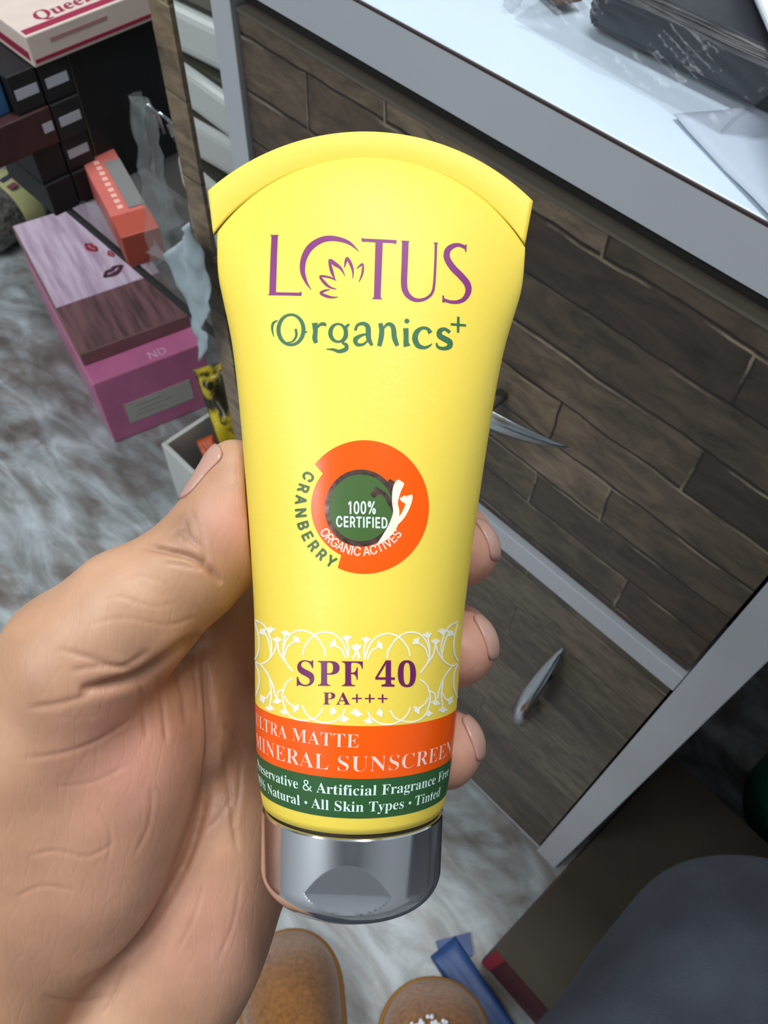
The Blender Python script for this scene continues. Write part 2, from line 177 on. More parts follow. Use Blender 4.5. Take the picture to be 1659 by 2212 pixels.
GLY = {'serif': {'%': [558, ['131,185 102,190 77,203 58,225 44,255 36,292 33,336 36,380 43,417 56,447 75,469 100,482 131,486 161,482 186,469 206,447 220,417 229,380 232,336 229,292 221,255 207,225 188,203 162,190', '120,0 386,480 438,480 172,0', '131,228 160,240 177,276 183,336 177,397 160,433 131,445 115,442 103,433 94,417 87,396 83,369 82,336 83,304 87,276 94,255 103,240 115,231', '424,-7 395,-2 371,11 352,33 338,63 329,100 326,144 329,188 337,225 350,255 369,277 393,290 424,294 455,290 480,277 499,255 514,225 522,188 525,144 522,100 514,63 501,33 481,11 456,-2', '424,36 453,48 470,84 476,144 470,204 453,240 424,252 409,249 397,240 387,225 381,204 377,177 375,144 377,111 381,84 387,63 397,48 409,39']], '&': [492, ['187,-7 144,-3 107,9 77,28 54,54 40,86 36,125 39,157 48,185 63,208 84,228 109,248 139,266 99,318 89,337 83,359 81,382 84,413 95,439 114,459 139,475 169,484 204,487 237,484 266,475 289,460 306,439 317,414 320,383 317,357 308,333 293,312 273,293 250,275 224,258 354,133 382,181 401,240 461,240 434,160 422,136 408,115 392,95 490,0 410,0 352,56 330,39 307,24 281,11 254,1 222,-5', '188,293 245,336 254,350 260,366 262,383 260,399 255,412 246,423 234,432 219,437 202,439 185,437 169,432 156,424 146,413 140,399 138,383 140,367 144,352 151,338', '189,46 216,47 241,52 263,60 314,93 175,229 118,185 106,169 100,150 97,127 100,104 108,84 122,68 141,56 163,48']], '+': [384, ['167,75 167,213 34,213 34,261 167,261 167,400 216,400 216,261 349,261 349,213 216,213 216,75']], '0': [375, ['188,-7 150,-3 118,7 91,24 69,48 51,76 39,111 30,150 25,193 23,241 25,289 30,332 39,371 51,405 69,433 91,456 118,473 150,483 189,486 225,483 257,473 283,456 305,433 322,405 336,370 345,331 351,288 353,240 351,193 345,150 336,110 322,76 305,47 283,24 256,7 225,-3', '188,37 210,43 227,61 237,91 241,114 244,140 247,170 248,204 248,240 247,300 243,349 237,390 227,419 211,437 189,443 166,437 150,419 139,390 132,349 128,300 127,240 127,204 129,170 131,140 135,114 139,91 150,61 166,43']], '4': [375, ['121,0 121,36 140,36 179,44 188,52 193,65 195,84 195,125 9,125 9,166 199,480 293,480 293,169 363,169 363,125 293,125 293,84 295,65 300,52 309,44 348,36 357,36 357,0', '56,169 195,169 195,287 196,351 199,416 189,394 174,366 158,338 146,319']], '9': [375, ['152,-7 127,-5 106,-2 88,4 73,12 62,22 53,33 42,69 50,94 75,107 83,88 92,71 103,56 118,45 135,38 156,36 188,43 213,67 232,106 244,160 251,230 212,198 195,191 176,186 155,185 119,189 87,201 60,220 40,248 28,282 24,324 26,355 32,383 42,409 56,431 74,450 95,466 120,477 147,484 177,486 209,484 238,476 264,463 287,444 307,420 323,390 335,353 343,310 345,261 334,157 326,126 315,97 301,72 284,49 264,30 241,14 215,3 185,-4', '184,233 199,234 212,239 224,245 251,278 248,330 242,372 231,403 217,424 201,437 181,441 164,438 149,429 137,413 128,391 123,362 121,328 128,275 149,244']], 'A': [437, ['-9,0 -9,18 4,19 14,24 24,30 49,75 206,466 224,465 384,87 411,34 420,25 430,20 443,18 443,0 229,0 229,18 259,21 277,30 283,46 273,81 253,132 103,132 79,71 76,59 75,48 80,32 96,21 124,18 128,18 128,0', '113,161 242,161 177,319']], 'C': [468, ['257,-11 213,-7 174,3 137,20 105,43 78,71 56,104 39,142 29,184 26,228 30,273 39,314 56,351 79,384 106,412 139,435 176,452 216,462 259,465 292,463 328,454 367,440 388,435 402,439 413,449 419,465 437,465 437,308 420,308 403,347 381,380 356,407 328,427 298,439 265,443 222,435 187,409 163,365 149,304 144,226 149,153 165,97 192,56 230,32 278,24 305,26 331,33 358,45 383,61 407,81 428,106 447,89 418,53 384,25 345,5 303,-7']], 'D': [496, ['20,0 20,17 39,19 53,23 63,30 69,39 73,54 74,75 74,374 72,397 68,415 61,426 50,433 35,437 15,439 15,455 222,455 268,453 309,446 346,434 378,418 405,396 428,371 445,341 458,307 466,269 468,228 459,146 430,82 382,36 315,9 228,0', '222,24 262,30 295,47 319,75 331,97 339,124 346,155 349,190 351,229 345,303 330,360 305,401 269,425 223,433 208,432 197,429 190,423 182,385 182,72 190,34 197,29 208,25']], 'E': [442, ['14,0 14,17 35,18 51,22 62,30 70,41 74,57 75,78 75,369 74,394 69,413 62,425 51,433 36,437 16,439 16,455 399,455 399,320 383,320 375,357 361,386 340,406 312,420 276,428 232,430 200,428 186,417 183,388 183,246 193,246 221,248 243,256 259,269 272,288 281,313 288,345 304,345 304,118 287,118 273,181 264,195 254,206 241,213 185,222 183,222 183,67 184,53 187,42 192,35 230,28 261,29 289,32 313,39 335,48 354,60 371,75 386,94 399,116 411,143 430,143 402,0']], 'F': [404, ['15,0 15,17 36,20 52,26 62,34 69,45 73,62 75,84 75,375 73,396 69,412 61,423 50,430 35,435 14,439 14,455 394,455 394,320 377,320 372,345 365,367 355,385 343,400 328,412 310,420 288,426 261,430 230,431 200,429 186,421 182,398 182,247 190,247 217,250 239,257 256,270 269,289 278,314 284,347 302,347 302,118 285,118 279,154 269,181 257,200 239,213 217,221 189,224 182,224 182,81 188,43 193,34 200,28 210,24 257,17 257,0']], 'I': [261, ['13,0 13,17 34,21 50,26 61,32 69,42 74,56 75,75 75,387 74,405 70,419 63,427 52,433 36,437 13,439 13,455 244,455 244,439 223,437 207,433 196,427 188,419 184,405 183,387 183,77 187,44 206,26 246,17 246,0']], 'L': [426, ['15,0 15,17 36,20 52,24 62,32 69,43 73,59 75,81 75,379 73,399 69,414 62,425 51,432 36,436 16,439 16,455 250,455 250,439 208,434 199,430 193,424 188,416 182,379 182,83 185,47 200,31 234,28 264,29 291,33 315,40 335,49 354,63 370,80 384,100 397,125 409,154 427,154 402,0']], 'M': [634, ['14,0 14,17 34,20 50,24 61,32 69,43 74,58 75,79 75,382 71,416 53,432 15,439 15,455 185,455 317,142 449,455 617,455 617,439 598,436 583,430 573,423 566,412 561,397 560,378 560,85 565,43 582,23 617,17 617,0 396,0 396,17 433,25 450,44 455,83 455,399 288,0 270,0 105,389 105,80 107,57 112,41 120,30 131,23 148,19 169,17 169,0']], 'N': [494, ['403,-11 107,350 107,79 108,57 112,42 119,31 129,24 145,20 167,17 167,0 18,0 18,17 54,23 71,41 76,79 76,388 36,433 18,439 18,455 156,455 391,169 391,377 386,414 369,431 331,439 331,455 480,455 480,439 459,436 443,432 433,425 427,414 423,398 422,377 422,-11']], 'P': [418, ['15,0 15,17 36,20 52,24 62,32 69,43 73,59 75,81 75,379 73,398 69,413 62,424 51,431 36,436 16,439 16,455 214,455 265,454 306,449 336,440 357,429 375,415 390,398 400,378 407,356 409,332 404,296 390,266 367,240 334,221 292,209 242,206 182,206 182,81 183,59 187,43 194,32 205,24 221,20 242,17 242,0', '182,230 201,230 231,232 255,240 272,253 283,271 290,297 292,329 290,361 285,387 275,406 261,420 241,428 216,431 189,424 182,398']], 'Q': [525, ['378,-116 327,-111 282,-97 243,-74 212,-42 187,-1 155,13 127,30 101,50 80,74 61,100 47,129 36,160 30,193 28,228 29,260 35,292 45,321 58,349 75,374 95,397 117,417 143,434 170,448 200,458 232,464 265,466 298,464 328,458 357,448 384,435 409,418 431,399 451,376 467,351 481,323 490,293 496,261 498,228 493,176 479,128 454,86 435,63 413,43 388,26 361,11 330,0 360,-45 398,-72 445,-81 492,-73 495,-92 455,-105 416,-113', '265,12 307,21 339,47 362,90 376,150 380,228 379,268 375,304 369,337 359,365 348,389 324,419 294,437 260,443 219,435 186,409 163,366 150,305 145,228 146,188 150,151 157,119 166,91 178,67 202,37 231,18']], 'R': [473, ['15,0 15,17 36,20 52,24 62,32 69,43 73,59 75,81 75,379 73,398 69,413 62,424 51,431 36,436 16,439 16,455 217,455 255,454 289,451 319,445 345,436 367,426 395,403 412,372 417,334 413,303 401,277 380,255 352,237 315,224 432,50 452,26 478,17 480,17 480,0 338,0 201,212 182,212 182,81 183,59 187,43 194,32 205,24 221,20 242,17 242,0', '182,234 203,234 235,236 261,245 280,258 293,278 301,304 304,336 295,389 268,421 224,431 209,430 197,427 190,422 182,385']], 'S': [390, ['43,-11 43,158 62,158 75,113 91,77 111,50 136,30 164,19 197,15 220,17 241,24 257,36 269,51 276,69 279,89 273,117 255,140 225,160 163,191 127,210 99,231 77,253 62,276 53,302 50,332 52,358 57,381 67,403 80,421 96,437 115,449 136,459 160,464 185,466 229,461 282,448 291,446 300,445 310,447 317,454 320,466 339,466 339,319 322,319 315,343 305,365 293,385 280,402 265,417 248,429 231,438 213,443 194,445 173,443 155,437 140,426 128,413 122,398 120,380 121,364 127,349 137,336 189,303 253,273 317,233 331,219 342,204 350,188 359,133 357,106 350,80 339,58 323,38 304,21 281,8 254,-2 225,-8 192,-10 158,-8 126,1 98,9 85,12 69,7 61,-11']], 'T': [423, ['92,0 92,17 114,19 130,23 142,31 150,42 154,59 156,81 156,433 149,433 116,430 88,420 65,403 47,380 35,352 29,318 11,318 11,455 410,455 410,317 394,317 385,359 368,391 343,415 310,429 269,433 263,433 263,81 265,58 269,41 276,30 288,23 305,19 328,17 328,0']], 'U': [492, ['248,-13 192,-8 147,6 114,29 91,61 78,103 73,155 73,379 72,398 68,413 61,424 50,431 35,436 15,439 15,455 240,455 240,439 202,432 185,415 181,379 181,140 183,104 191,74 203,51 221,35 245,25 275,22 317,28 350,44 373,71 388,110 392,159 392,378 391,398 387,413 379,423 368,431 351,436 328,439 328,455 474,455 474,439 456,435 442,429 433,421 427,411 424,396 422,378 422,181 421,142 416,108 407,78 395,53 380,32 346,7 302,-8']], 'a': [344, ['255,-10 226,-5 208,10 200,35 168,11 133,-4 95,-9 74,-6 55,0 40,11 29,26 22,43 20,63 25,91 39,115 63,136 98,155 143,173 199,190 199,241 197,258 193,272 187,282 177,290 164,294 148,296 123,293 109,286 104,274 113,257 123,231 121,220 117,210 110,202 100,196 90,192 77,191 64,192 54,196 45,203 38,212 34,223 33,236 35,252 40,266 49,278 62,290 77,300 95,308 115,314 137,317 162,318 205,315 239,307 263,292 280,271 290,244 293,210 293,62 295,40 304,34 320,42 329,28 306,7 281,-6', '151,34 174,41 199,63 199,169 154,151 127,123 118,84 122,56 133,39']], 'c': [293, ['156,-10 131,-8 108,-1 87,11 67,26 51,45 38,68 28,93 21,120 19,150 22,181 29,210 40,237 55,260 74,280 96,297 120,309 146,317 175,319 204,317 230,310 250,298 265,283 274,265 277,245 276,233 272,223 266,215 258,209 248,205 236,204 214,209 201,225 196,251 197,261 197,271 194,286 185,294 169,297 138,285 118,248 112,187 115,142 123,105 137,76 156,55 178,42 204,38 227,42 250,53 271,72 285,60 248,21 205,-2']], 'd': [370, ['140,-10 117,-8 97,-1 78,10 61,26 47,44 35,66 26,91 21,118 19,147 21,180 27,210 36,237 48,261 63,281 81,297 101,309 123,316 146,318 175,314 201,301 223,280 223,401 222,413 218,423 212,430 176,439 176,455 319,455 319,75 325,41 330,35 340,30 353,28 353,11 315,8 271,1 223,-10 223,39 201,12 173,-5', '171,28 182,30 192,34 202,41 211,51 218,62 223,76 223,242 220,252 214,262 206,270 174,281 155,277 141,267 130,250 123,225 119,193 118,153 119,115 123,83 130,58 140,42 153,32']], 'e': [301, ['154,-10 129,-8 106,-1 85,10 66,26 50,45 37,69 27,95 21,125 19,157 21,187 28,215 38,240 51,263 68,282 87,298 109,309 132,316 157,318 193,314 224,301 249,280 268,251 279,216 283,173 283,166 117,166 127,97 154,56 199,42 225,47 248,62 270,86 285,73 264,43 240,20 214,3 185,-7', '116,192 201,192 201,215 193,277 186,288 175,295 161,297 136,286 121,255 116,203']], 'f': [214, ['15,0 15,16 40,22 50,35 52,73 52,277 16,277 16,310 52,310 52,353 56,386 67,413 85,436 109,452 139,461 174,465 200,463 222,456 240,446 253,432 261,417 263,400 262,386 258,375 252,367 244,360 235,357 224,355 195,365 189,372 186,381 185,391 193,420 196,426 197,433 196,438 190,442 180,443 168,442 159,437 153,430 148,390 148,310 203,310 203,277 148,277 148,65 149,47 152,34 158,26 167,20 181,17 199,16 199,0']], 'g': [327, ['146,-140 106,-138 73,-132 48,-122 29,-108 18,-92 14,-75 20,-54 38,-38 69,-26 44,-10 29,9 24,30 26,46 32,61 42,74 57,86 77,98 102,110 58,135 31,169 22,212 24,232 30,251 40,268 53,282 69,295 88,305 109,312 132,317 157,318 183,317 208,312 233,304 317,304 317,268 268,268 281,248 289,226 291,203 290,185 285,167 276,151 264,137 250,125 234,116 215,108 194,104 172,103 157,103 142,104 112,94 106,87 102,80 101,71 105,59 119,51 141,49 175,49 259,40 277,33 292,24 303,13 310,-1 314,-18 316,-37 311,-67 296,-92 272,-113 239,-128 197,-137', '157,124 172,127 183,134 190,146 195,163 198,184 199,211 198,238 195,260 190,276 183,288 172,295 157,297 143,295 132,288 124,276 118,260 115,238 114,211 115,184 118,163 124,146 132,134 143,127', '161,-116 218,-111 252,-94 263,-66 262,-55 257,-47 249,-41 205,-34 97,-34 84,-45 76,-58 73,-73 76,-84 83,-94 95,-103 111,-111 133,-115']], 'i': [198, ['101,362 87,364 75,368 65,376 57,387 52,399 50,412 52,426 57,438 65,449 75,457 87,462 101,463 114,462 126,457 137,449 145,438 150,426 151,412 149,399 145,387 136,376 126,368 114,364', '18,0 18,16 45,26 52,56 52,252 47,285 20,293 21,310 148,310 148,56 154,26 180,16 180,0']], 'k': [359, ['17,0 17,16 45,26 52,56 52,398 47,429 42,434 33,438 20,439 21,455 148,455 148,169 227,248 236,259 242,269 244,278 240,287 228,292 209,293 206,293 206,310 345,310 345,293 320,289 297,278 275,260 222,209 346,34 355,24 365,18 376,16 376,0 211,0 211,16 217,16 229,18 237,23 239,32 232,49 163,147 148,134 148,56 154,26 180,16 180,0']], 'l': [199, ['18,0 18,16 45,26 52,56 52,398 47,429 42,434 33,438 20,439 20,455 148,455 148,56 154,26 180,16 180,0']], 'n': [381, ['18,0 18,16 45,26 52,56 52,253 46,284 40,289 31,293 19,294 19,310 148,310 148,267 175,296 207,313 243,318 292,306 321,271 330,212 330,56 337,26 343,21 352,17 363,16 363,0 202,0 202,16 207,16 223,21 232,34 235,56 235,217 229,258 223,265 215,270 203,271 183,267 164,255 148,235 148,56 154,26 160,21 168,17 180,16 180,0']], 'p': [371, ['17,-139 17,-124 40,-117 50,-101 52,-64 52,243 46,283 19,295 19,310 143,310 143,263 166,294 195,313 230,319 253,317 274,310 293,298 309,283 323,264 335,241 343,216 348,189 350,160 348,128 343,99 334,72 323,48 308,28 291,12 272,0 250,-8 227,-10 196,-5 170,9 148,32 148,-58 152,-99 167,-118 197,-123 197,-139', '195,28 214,32 229,42 239,59 247,84 251,116 253,154 251,192 247,223 241,248 232,265 218,275 199,278 179,273 162,259 148,235 148,69 160,46 176,33']], 'r': [287, ['18,0 18,16 45,26 52,56 52,252 46,285 20,293 21,310 146,310 146,252 158,272 172,288 187,301 203,311 218,316 233,318 250,317 264,312 275,304 283,293 288,281 289,266 288,254 284,243 278,234 270,228 260,224 248,222 222,231 207,250 189,260 179,258 171,252 162,241 155,228 151,211 149,192 149,56 150,42 153,32 159,25 197,16 197,0']], 's': [288, ['151,-10 132,-8 110,-3 87,6 73,9 64,7 56,1 51,-9 36,-9 36,105 53,105 61,79 72,57 87,39 103,26 121,17 140,15 156,16 168,20 179,27 186,35 191,46 192,58 188,76 176,92 156,105 107,130 85,142 68,155 54,169 45,185 39,202 37,220 40,247 49,270 65,291 86,306 111,316 141,319 166,316 199,308 206,306 213,305 220,306 226,311 230,319 244,319 244,222 228,222 220,244 209,262 196,277 182,288 166,294 149,296 136,295 125,292 116,286 110,278 106,269 105,259 115,232 146,212 191,189 212,178 229,165 241,151 250,136 255,117 257,95 254,65 244,39 228,18 206,2 181,-7']], 't': [228, ['124,-9 99,-7 80,-1 66,10 56,26 50,46 48,71 48,279 20,279 20,300 88,369 129,424 144,424 144,310 208,310 208,279 144,279 144,82 149,51 154,45 160,41 168,40 183,44 195,56 206,75 222,66 198,24 165,-1']], 'u': [375, ['131,-10 103,-7 81,2 65,17 54,38 48,65 46,97 46,248 39,282 33,289 24,293 11,294 11,310 142,310 142,74 151,46 158,40 166,37 177,36 196,39 213,49 228,66 228,248 221,283 214,289 204,293 189,294 189,310 324,310 324,70 331,39 360,30 360,13 321,10 277,3 228,-10 228,40 216,26 202,13 186,3 169,-4 150,-9']], 'v': [306, ['142,-10 38,248 22,281 16,288 8,292 -3,293 -3,310 164,310 164,294 156,294 141,292 132,286 129,276 130,268 185,122 236,253 241,272 237,284 224,292 203,294 203,310 305,310 305,295 294,291 284,286 278,279 260,243 160,-10']], 'y': [300, ['52,-140 36,-139 22,-133 10,-125 1,-113 -5,-100 -7,-84 -5,-73 -2,-62 5,-53 13,-46 24,-41 36,-40 64,-49 70,-57 73,-65 75,-76 74,-81 74,-87 75,-94 79,-97 86,-99 94,-96 104,-88 114,-74 129,-44 140,-5 36,251 25,275 15,287 -3,293 -5,293 -5,310 162,310 162,293 136,289 128,275 130,267 133,257 185,119 230,241 236,260 238,274 229,289 203,293 203,310 300,310 300,293 291,292 283,288 277,281 259,242 162,-24 129,-96 118,-111 107,-122 95,-131']]}, 'sans': {'%': [676, ['175,283 155,284 137,289 121,297 107,308 95,320 86,335 80,351 76,369 75,388 75,412 76,431 80,448 87,464 96,479 107,492 121,503 137,511 155,515 175,517 196,515 214,511 230,503 244,492 255,479 264,464 270,448 274,431 276,412 276,388 274,369 270,351 264,335 255,320 244,308 230,297 214,289 196,284', '175,327 191,329 203,335 212,346 218,358 222,372 223,388 223,412 213,454 204,464 191,470 175,473 160,470 148,464 138,454 132,441 128,428 127,412 127,388 128,372 132,358 138,346 147,335 160,329', '501,-10 481,-8 462,-3 446,5 432,15 421,28 412,43 406,59 402,77 400,95 400,120 402,138 406,156 412,172 421,187 433,200 447,210 463,218 481,223 501,225 522,223 540,218 556,210 570,200 581,187 590,172 596,156 600,138 601,120 601,95 600,77 596,59 589,43 580,28 569,15 555,5 540,-3 521,-8', '501,35 517,37 529,43 538,53 544,66 548,80 549,95 549,120 538,162 529,172 517,178 501,180 486,178 473,172 464,162 458,149 454,135 453,120 453,95 454,80 458,66 464,53 473,43 485,37', '132,0 482,509 540,509 191,0']], '0': [453, ['227,-7 191,-3 158,7 130,24 105,48 85,77 69,113 57,155 50,202 48,254 50,306 57,353 69,395 85,431 106,461 130,484 159,502 191,512 227,516 262,512 295,502 323,484 348,461 368,431 384,395 396,353 403,306 405,254 403,202 396,155 384,113 368,77 348,48 323,24 295,7 263,-3', '227,50 250,52 271,60 290,74 306,92 320,116 330,144 338,176 342,213 344,254 342,295 338,332 330,365 320,393 306,416 290,435 271,449 250,457 227,460 203,457 182,449 163,435 147,416 134,393 123,365 115,332 111,295 109,254 111,213 115,176 123,144 134,116 147,92 163,74 182,60 203,52']], '1': [330, ['200,509 200,0 136,0 136,448 133,448 30,372 30,440 122,509']], '2': [453, ['64,0 64,47 234,229 282,282 311,327 320,371 319,389 315,405 308,419 298,431 287,441 273,449 224,460 205,458 188,454 172,447 159,438 148,427 139,413 132,398 128,381 127,362 66,362 68,391 75,418 86,442 102,464 121,482 143,496 168,507 196,513 225,516 254,513 281,507 306,497 328,482 346,465 361,445 372,423 379,398 381,372 371,318 336,259 267,180 153,60 153,57 389,57 389,0']], '4': [453, ['40,105 40,158 247,509 311,509 109,166 109,163 413,163 413,105', '282,0 282,121 282,146 282,318 343,318 343,0']], 'A': [480, ['16,0 201,509 276,509 463,0 395,0 287,302 264,372 232,478 245,478 213,371 191,302 85,0', '110,142 110,199 370,199 370,142']], 'B': [456, ['60,0 60,509 241,509 274,507 304,501 329,491 350,477 367,461 381,442 390,421 396,398 398,374 397,353 393,336 387,320 356,286 315,267 315,262 331,260 347,254 363,245 378,234 391,220 402,203 411,184 416,161 418,136 416,111 410,88 400,67 386,48 368,31 344,18 317,8 284,2 247,0', '125,57 245,57 281,60 309,67 330,80 344,96 353,115 355,137 354,153 350,169 342,184 333,197 320,209 306,218 289,225 269,229 248,231 125,231', '125,285 238,285 288,296 302,304 314,314 323,326 330,340 335,355 336,372 333,393 326,412 313,429 294,442 270,449 240,452 125,452']], 'C': [510, ['267,-7 225,-3 186,7 150,25 119,49 92,79 70,115 53,157 44,203 40,254 44,305 53,352 70,393 92,429 119,459 150,484 186,501 225,512 267,516 340,504 362,496 383,485 402,471 419,456 435,438 448,418 459,397 467,373 473,348 408,348 389,395 357,428 315,449 267,456 237,453 209,445 184,432 161,414 141,391 125,364 113,332 106,295 103,254 106,213 113,177 125,145 141,117 161,94 184,76 210,63 237,56 267,53 315,60 357,81 389,114 408,160 473,160 467,135 459,112 448,91 435,71 420,53 402,38 383,24 363,13 341,5 317,-2 293,-6']], 'D': [502, ['219,0 96,0 96,57 215,57 254,60 288,68 318,81 343,99 363,122 379,149 390,181 397,216 399,255 397,294 390,329 379,361 364,388 344,410 320,428 291,441 258,449 221,452 93,452 93,509 225,509 273,505 315,495 353,478 385,455 412,426 433,391 449,351 458,306 462,255 458,205 449,159 433,119 411,83 384,54 351,31 312,14 268,3', '125,509 125,0 60,0 60,509']], 'E': [419, ['60,0 60,509 372,509 372,452 125,452 125,286 355,286 355,229 125,229 125,57 375,57 375,0']], 'F': [410, ['60,0 60,509 369,509 369,452 125,452 125,278 346,278 346,221 125,221 125,0']], 'G': [520, ['269,-7 225,-3 185,7 149,25 118,49 91,79 69,116 53,157 43,203 40,254 43,305 53,352 69,393 91,429 117,459 149,484 184,501 223,512 265,516 291,514 316,510 340,504 363,494 384,483 403,469 421,453 436,436 449,416 460,395 468,373 474,349 408,349 387,393 356,427 315,448 265,456 236,453 209,445 183,432 160,414 141,392 125,364 113,332 106,295 103,254 106,213 113,177 125,145 141,117 161,95 184,76 210,63 238,56 269,53 296,55 322,61 345,71 365,85 382,102 396,123 407,147 413,173 415,202 434,199 283,199 283,256 478,256 478,200 475,160 466,124 451,91 431,62 406,38 377,19 344,5 308,-4']], 'H': [517, ['60,0 60,509 125,509 125,289 392,289 392,509 457,509 457,0 392,0 392,232 125,232 125,0']], 'I': [180, ['58,0 58,509 122,509 122,0']], 'M': [628, ['60,0 60,509 152,509 277,187 287,159 299,123 311,84 322,49 307,49 318,83 330,121 342,158 352,187 476,509 568,509 568,0 504,0 504,291 504,327 505,369 506,413 507,457 513,457 498,409 482,363 467,322 456,291 342,0 286,0 170,291 159,321 145,361 129,408 112,457 119,457 120,416 121,372 122,328 122,291 122,0']], 'N': [523, ['60,0 60,509 136,509 343,183 363,151 388,107 414,55 405,54 401,108 399,157 399,195 399,509 463,509 463,0 387,0 202,290 177,331 148,381 108,452 119,454 122,384 124,328 125,291 125,0']], 'O': [533, ['267,-7 225,-3 186,7 150,25 119,49 92,79 70,115 53,157 44,203 40,254 44,305 53,352 70,393 92,429 119,459 150,484 186,501 225,512 267,516 309,512 348,501 384,484 415,459 442,429 464,393 480,352 490,305 493,254 490,203 480,157 464,115 442,79 415,49 384,25 348,7 309,-3', '267,53 296,55 324,63 349,76 372,94 392,116 408,144 420,176 428,213 430,254 428,295 420,332 408,365 392,392 372,415 349,433 324,446 296,453 267,456 237,453 210,445 184,433 161,415 142,392 125,364 113,332 106,295 103,254 106,213 113,176 125,144 142,117 161,94 184,76 210,63 237,55']], 'R': [449, ['60,0 60,509 236,509 273,506 305,500 333,489 356,473 376,455 390,433 401,408 407,381 409,352 407,323 401,296 390,271 376,250 356,232 333,217 305,206 273,200 236,198 96,198 96,255 234,255 258,256 280,260 298,267 313,276 325,287 334,300 340,316 344,333 345,352 344,371 340,389 334,405 325,419 313,430 298,440 279,446 258,451 233,452 125,452 125,0', '353,0 230,229 303,229 428,0']], 'S': [447, ['224,-9 188,-7 156,-1 128,9 102,23 81,40 64,60 51,83 42,109 38,137 104,137 108,118 114,102 123,88 136,76 150,66 166,59 224,49 246,50 267,54 286,60 303,69 317,79 329,92 338,106 344,122 346,139 344,154 340,168 332,179 296,205 245,222 184,239 145,253 112,269 86,289 67,313 56,341 52,372 54,400 62,425 75,448 92,468 113,484 138,498 165,508 195,514 227,516 259,514 289,508 316,498 340,484 360,468 377,449 390,427 398,403 401,378 337,378 332,402 320,421 302,437 280,449 254,456 225,459 204,457 185,454 167,448 152,440 139,430 129,418 121,405 117,391 115,376 117,359 122,345 131,334 169,308 212,293 264,279 312,264 359,238 395,198 402,180 407,161 408,139 406,112 399,87 386,64 370,43 349,25 323,11 294,0 261,-7']], 'T': [449, ['32,452 32,509 417,509 417,452 257,452 257,0 193,0 193,452']], 'V': [480, ['204,0 16,509 84,509 192,206 215,137 248,31 235,31 267,138 290,206 395,509 463,509 278,0']], 'Y': [472, ['203,0 203,208 16,509 91,509 192,344 222,292 250,230 224,230 251,293 280,344 381,509 455,509 268,208 268,0']]}}
def glyph(font, ch):
    g = GLY[font][ch]
    return g[0], [np.array([[float(q) for q in p.split(',')] for p in s.split(' ')]) for s in g[1]]
def text_polys(font, s, track=0.0):
    """list of (rings) per glyph in em/1000 units, and total width"""
    x = 0.0; out = []
    for ch in s:
        if ch == ' ': x += 190; continue
        if ch == '\u2022':
            out.append((x + 90, [ellipse(x + 100, 190, 74, 74, 16)])); x += 180; continue
        adv, rings = glyph(font, ch)
        out.append((x, [r + np.array([x, 0]) for r in rings])); x += adv + track
    return out, x
def rings_to_shapes(rings):
    """group outer rings with their holes"""
    def inside(p, poly):
        c = False; j = len(poly) - 1
        for i in range(len(poly)):
            if (poly[i][1] > p[1]) != (poly[j][1] > p[1]) and p[0] < (poly[j][0] - poly[i][0]) * (p[1] - poly[i][1]) / (poly[j][1] - poly[i][1]) + poly[i][0]: c = not c
            j = i
        return c
    ar = [.5 * np.sum(r[:, 0] * np.roll(r[:, 1], -1) - np.roll(r[:, 0], -1) * r[:, 1]) for r in rings]
    sg = np.sign(ar[int(np.argmax(np.abs(ar)))])
    outs = [i for i in range(len(rings)) if np.sign(ar[i]) == sg]
    hol = {i: [] for i in outs}
    for i in range(len(rings)):
        if i in hol: continue
        own = [o for o in outs if inside(rings[i].mean(0), rings[o])] or outs[:1]
        hol[min(own, key=lambda o: abs(ar[o]))].append(rings[i])
    return [[rings[o]] + hol[o] for o in outs]
def flat_bm(shapes, maxedge=None):
    """2-D shapes (list of ring lists) -> bmesh in the XY plane"""
    bm = bmesh.new()
    for rings in shapes:
        ve = [[Vector((p[0], p[1], 0)) for p in r] for r in rings]
        flat = [v for r in ve for v in r]
        c_ = flat[0].copy(); ex = max((v - c_).length for v in flat) + 1e-9
        pa = [abs(.5 * sum(r[k - 1].x * r[k].y - r[k].x * r[k - 1].y for k in range(len(r)))) for r in ve]; want = pa[0] - sum(pa[1:]); tr = None
        for an in (0, .37, 1.1, 1.9, 2.6):         # retry at another angle when the fill misses area
            rm = Matrix.Rotation(an, 3, 'Z')
            tt = tessellate_polygon([[rm @ ((v - c_) * (100 / ex)) for v in r] for r in ve])
            got = sum(abs((flat[b_].x - flat[a_].x) * (flat[d_].y - flat[a_].y) - (flat[b_].y - flat[a_].y) * (flat[d_].x - flat[a_].x)) / 2 for a_, b_, d_ in tt)
            er = abs(got - want)
            if tr is None or er < best_er: tr, best_er = tt, er
            if er < .01 * want: break
        bv = [bm.verts.new(v) for v in flat]
        for t in tr:
            try: bm.faces.new([bv[i] for i in t])
            except ValueError: pass
    if maxedge:
        for _ in range(7):
            es = [e for e in bm.edges if e.calc_length() > maxedge]
            if not es: break
            bmesh.ops.subdivide_edges(bm, edges=es, cuts=1)
            bmesh.ops.triangulate(bm, faces=[f for f in bm.faces if len(f.verts) > 3])
    return bm
def smoothstep(a, b, x):
    t = np.clip((x - a) / (b - a), 0, 1); return t * t * (3 - 2 * t)

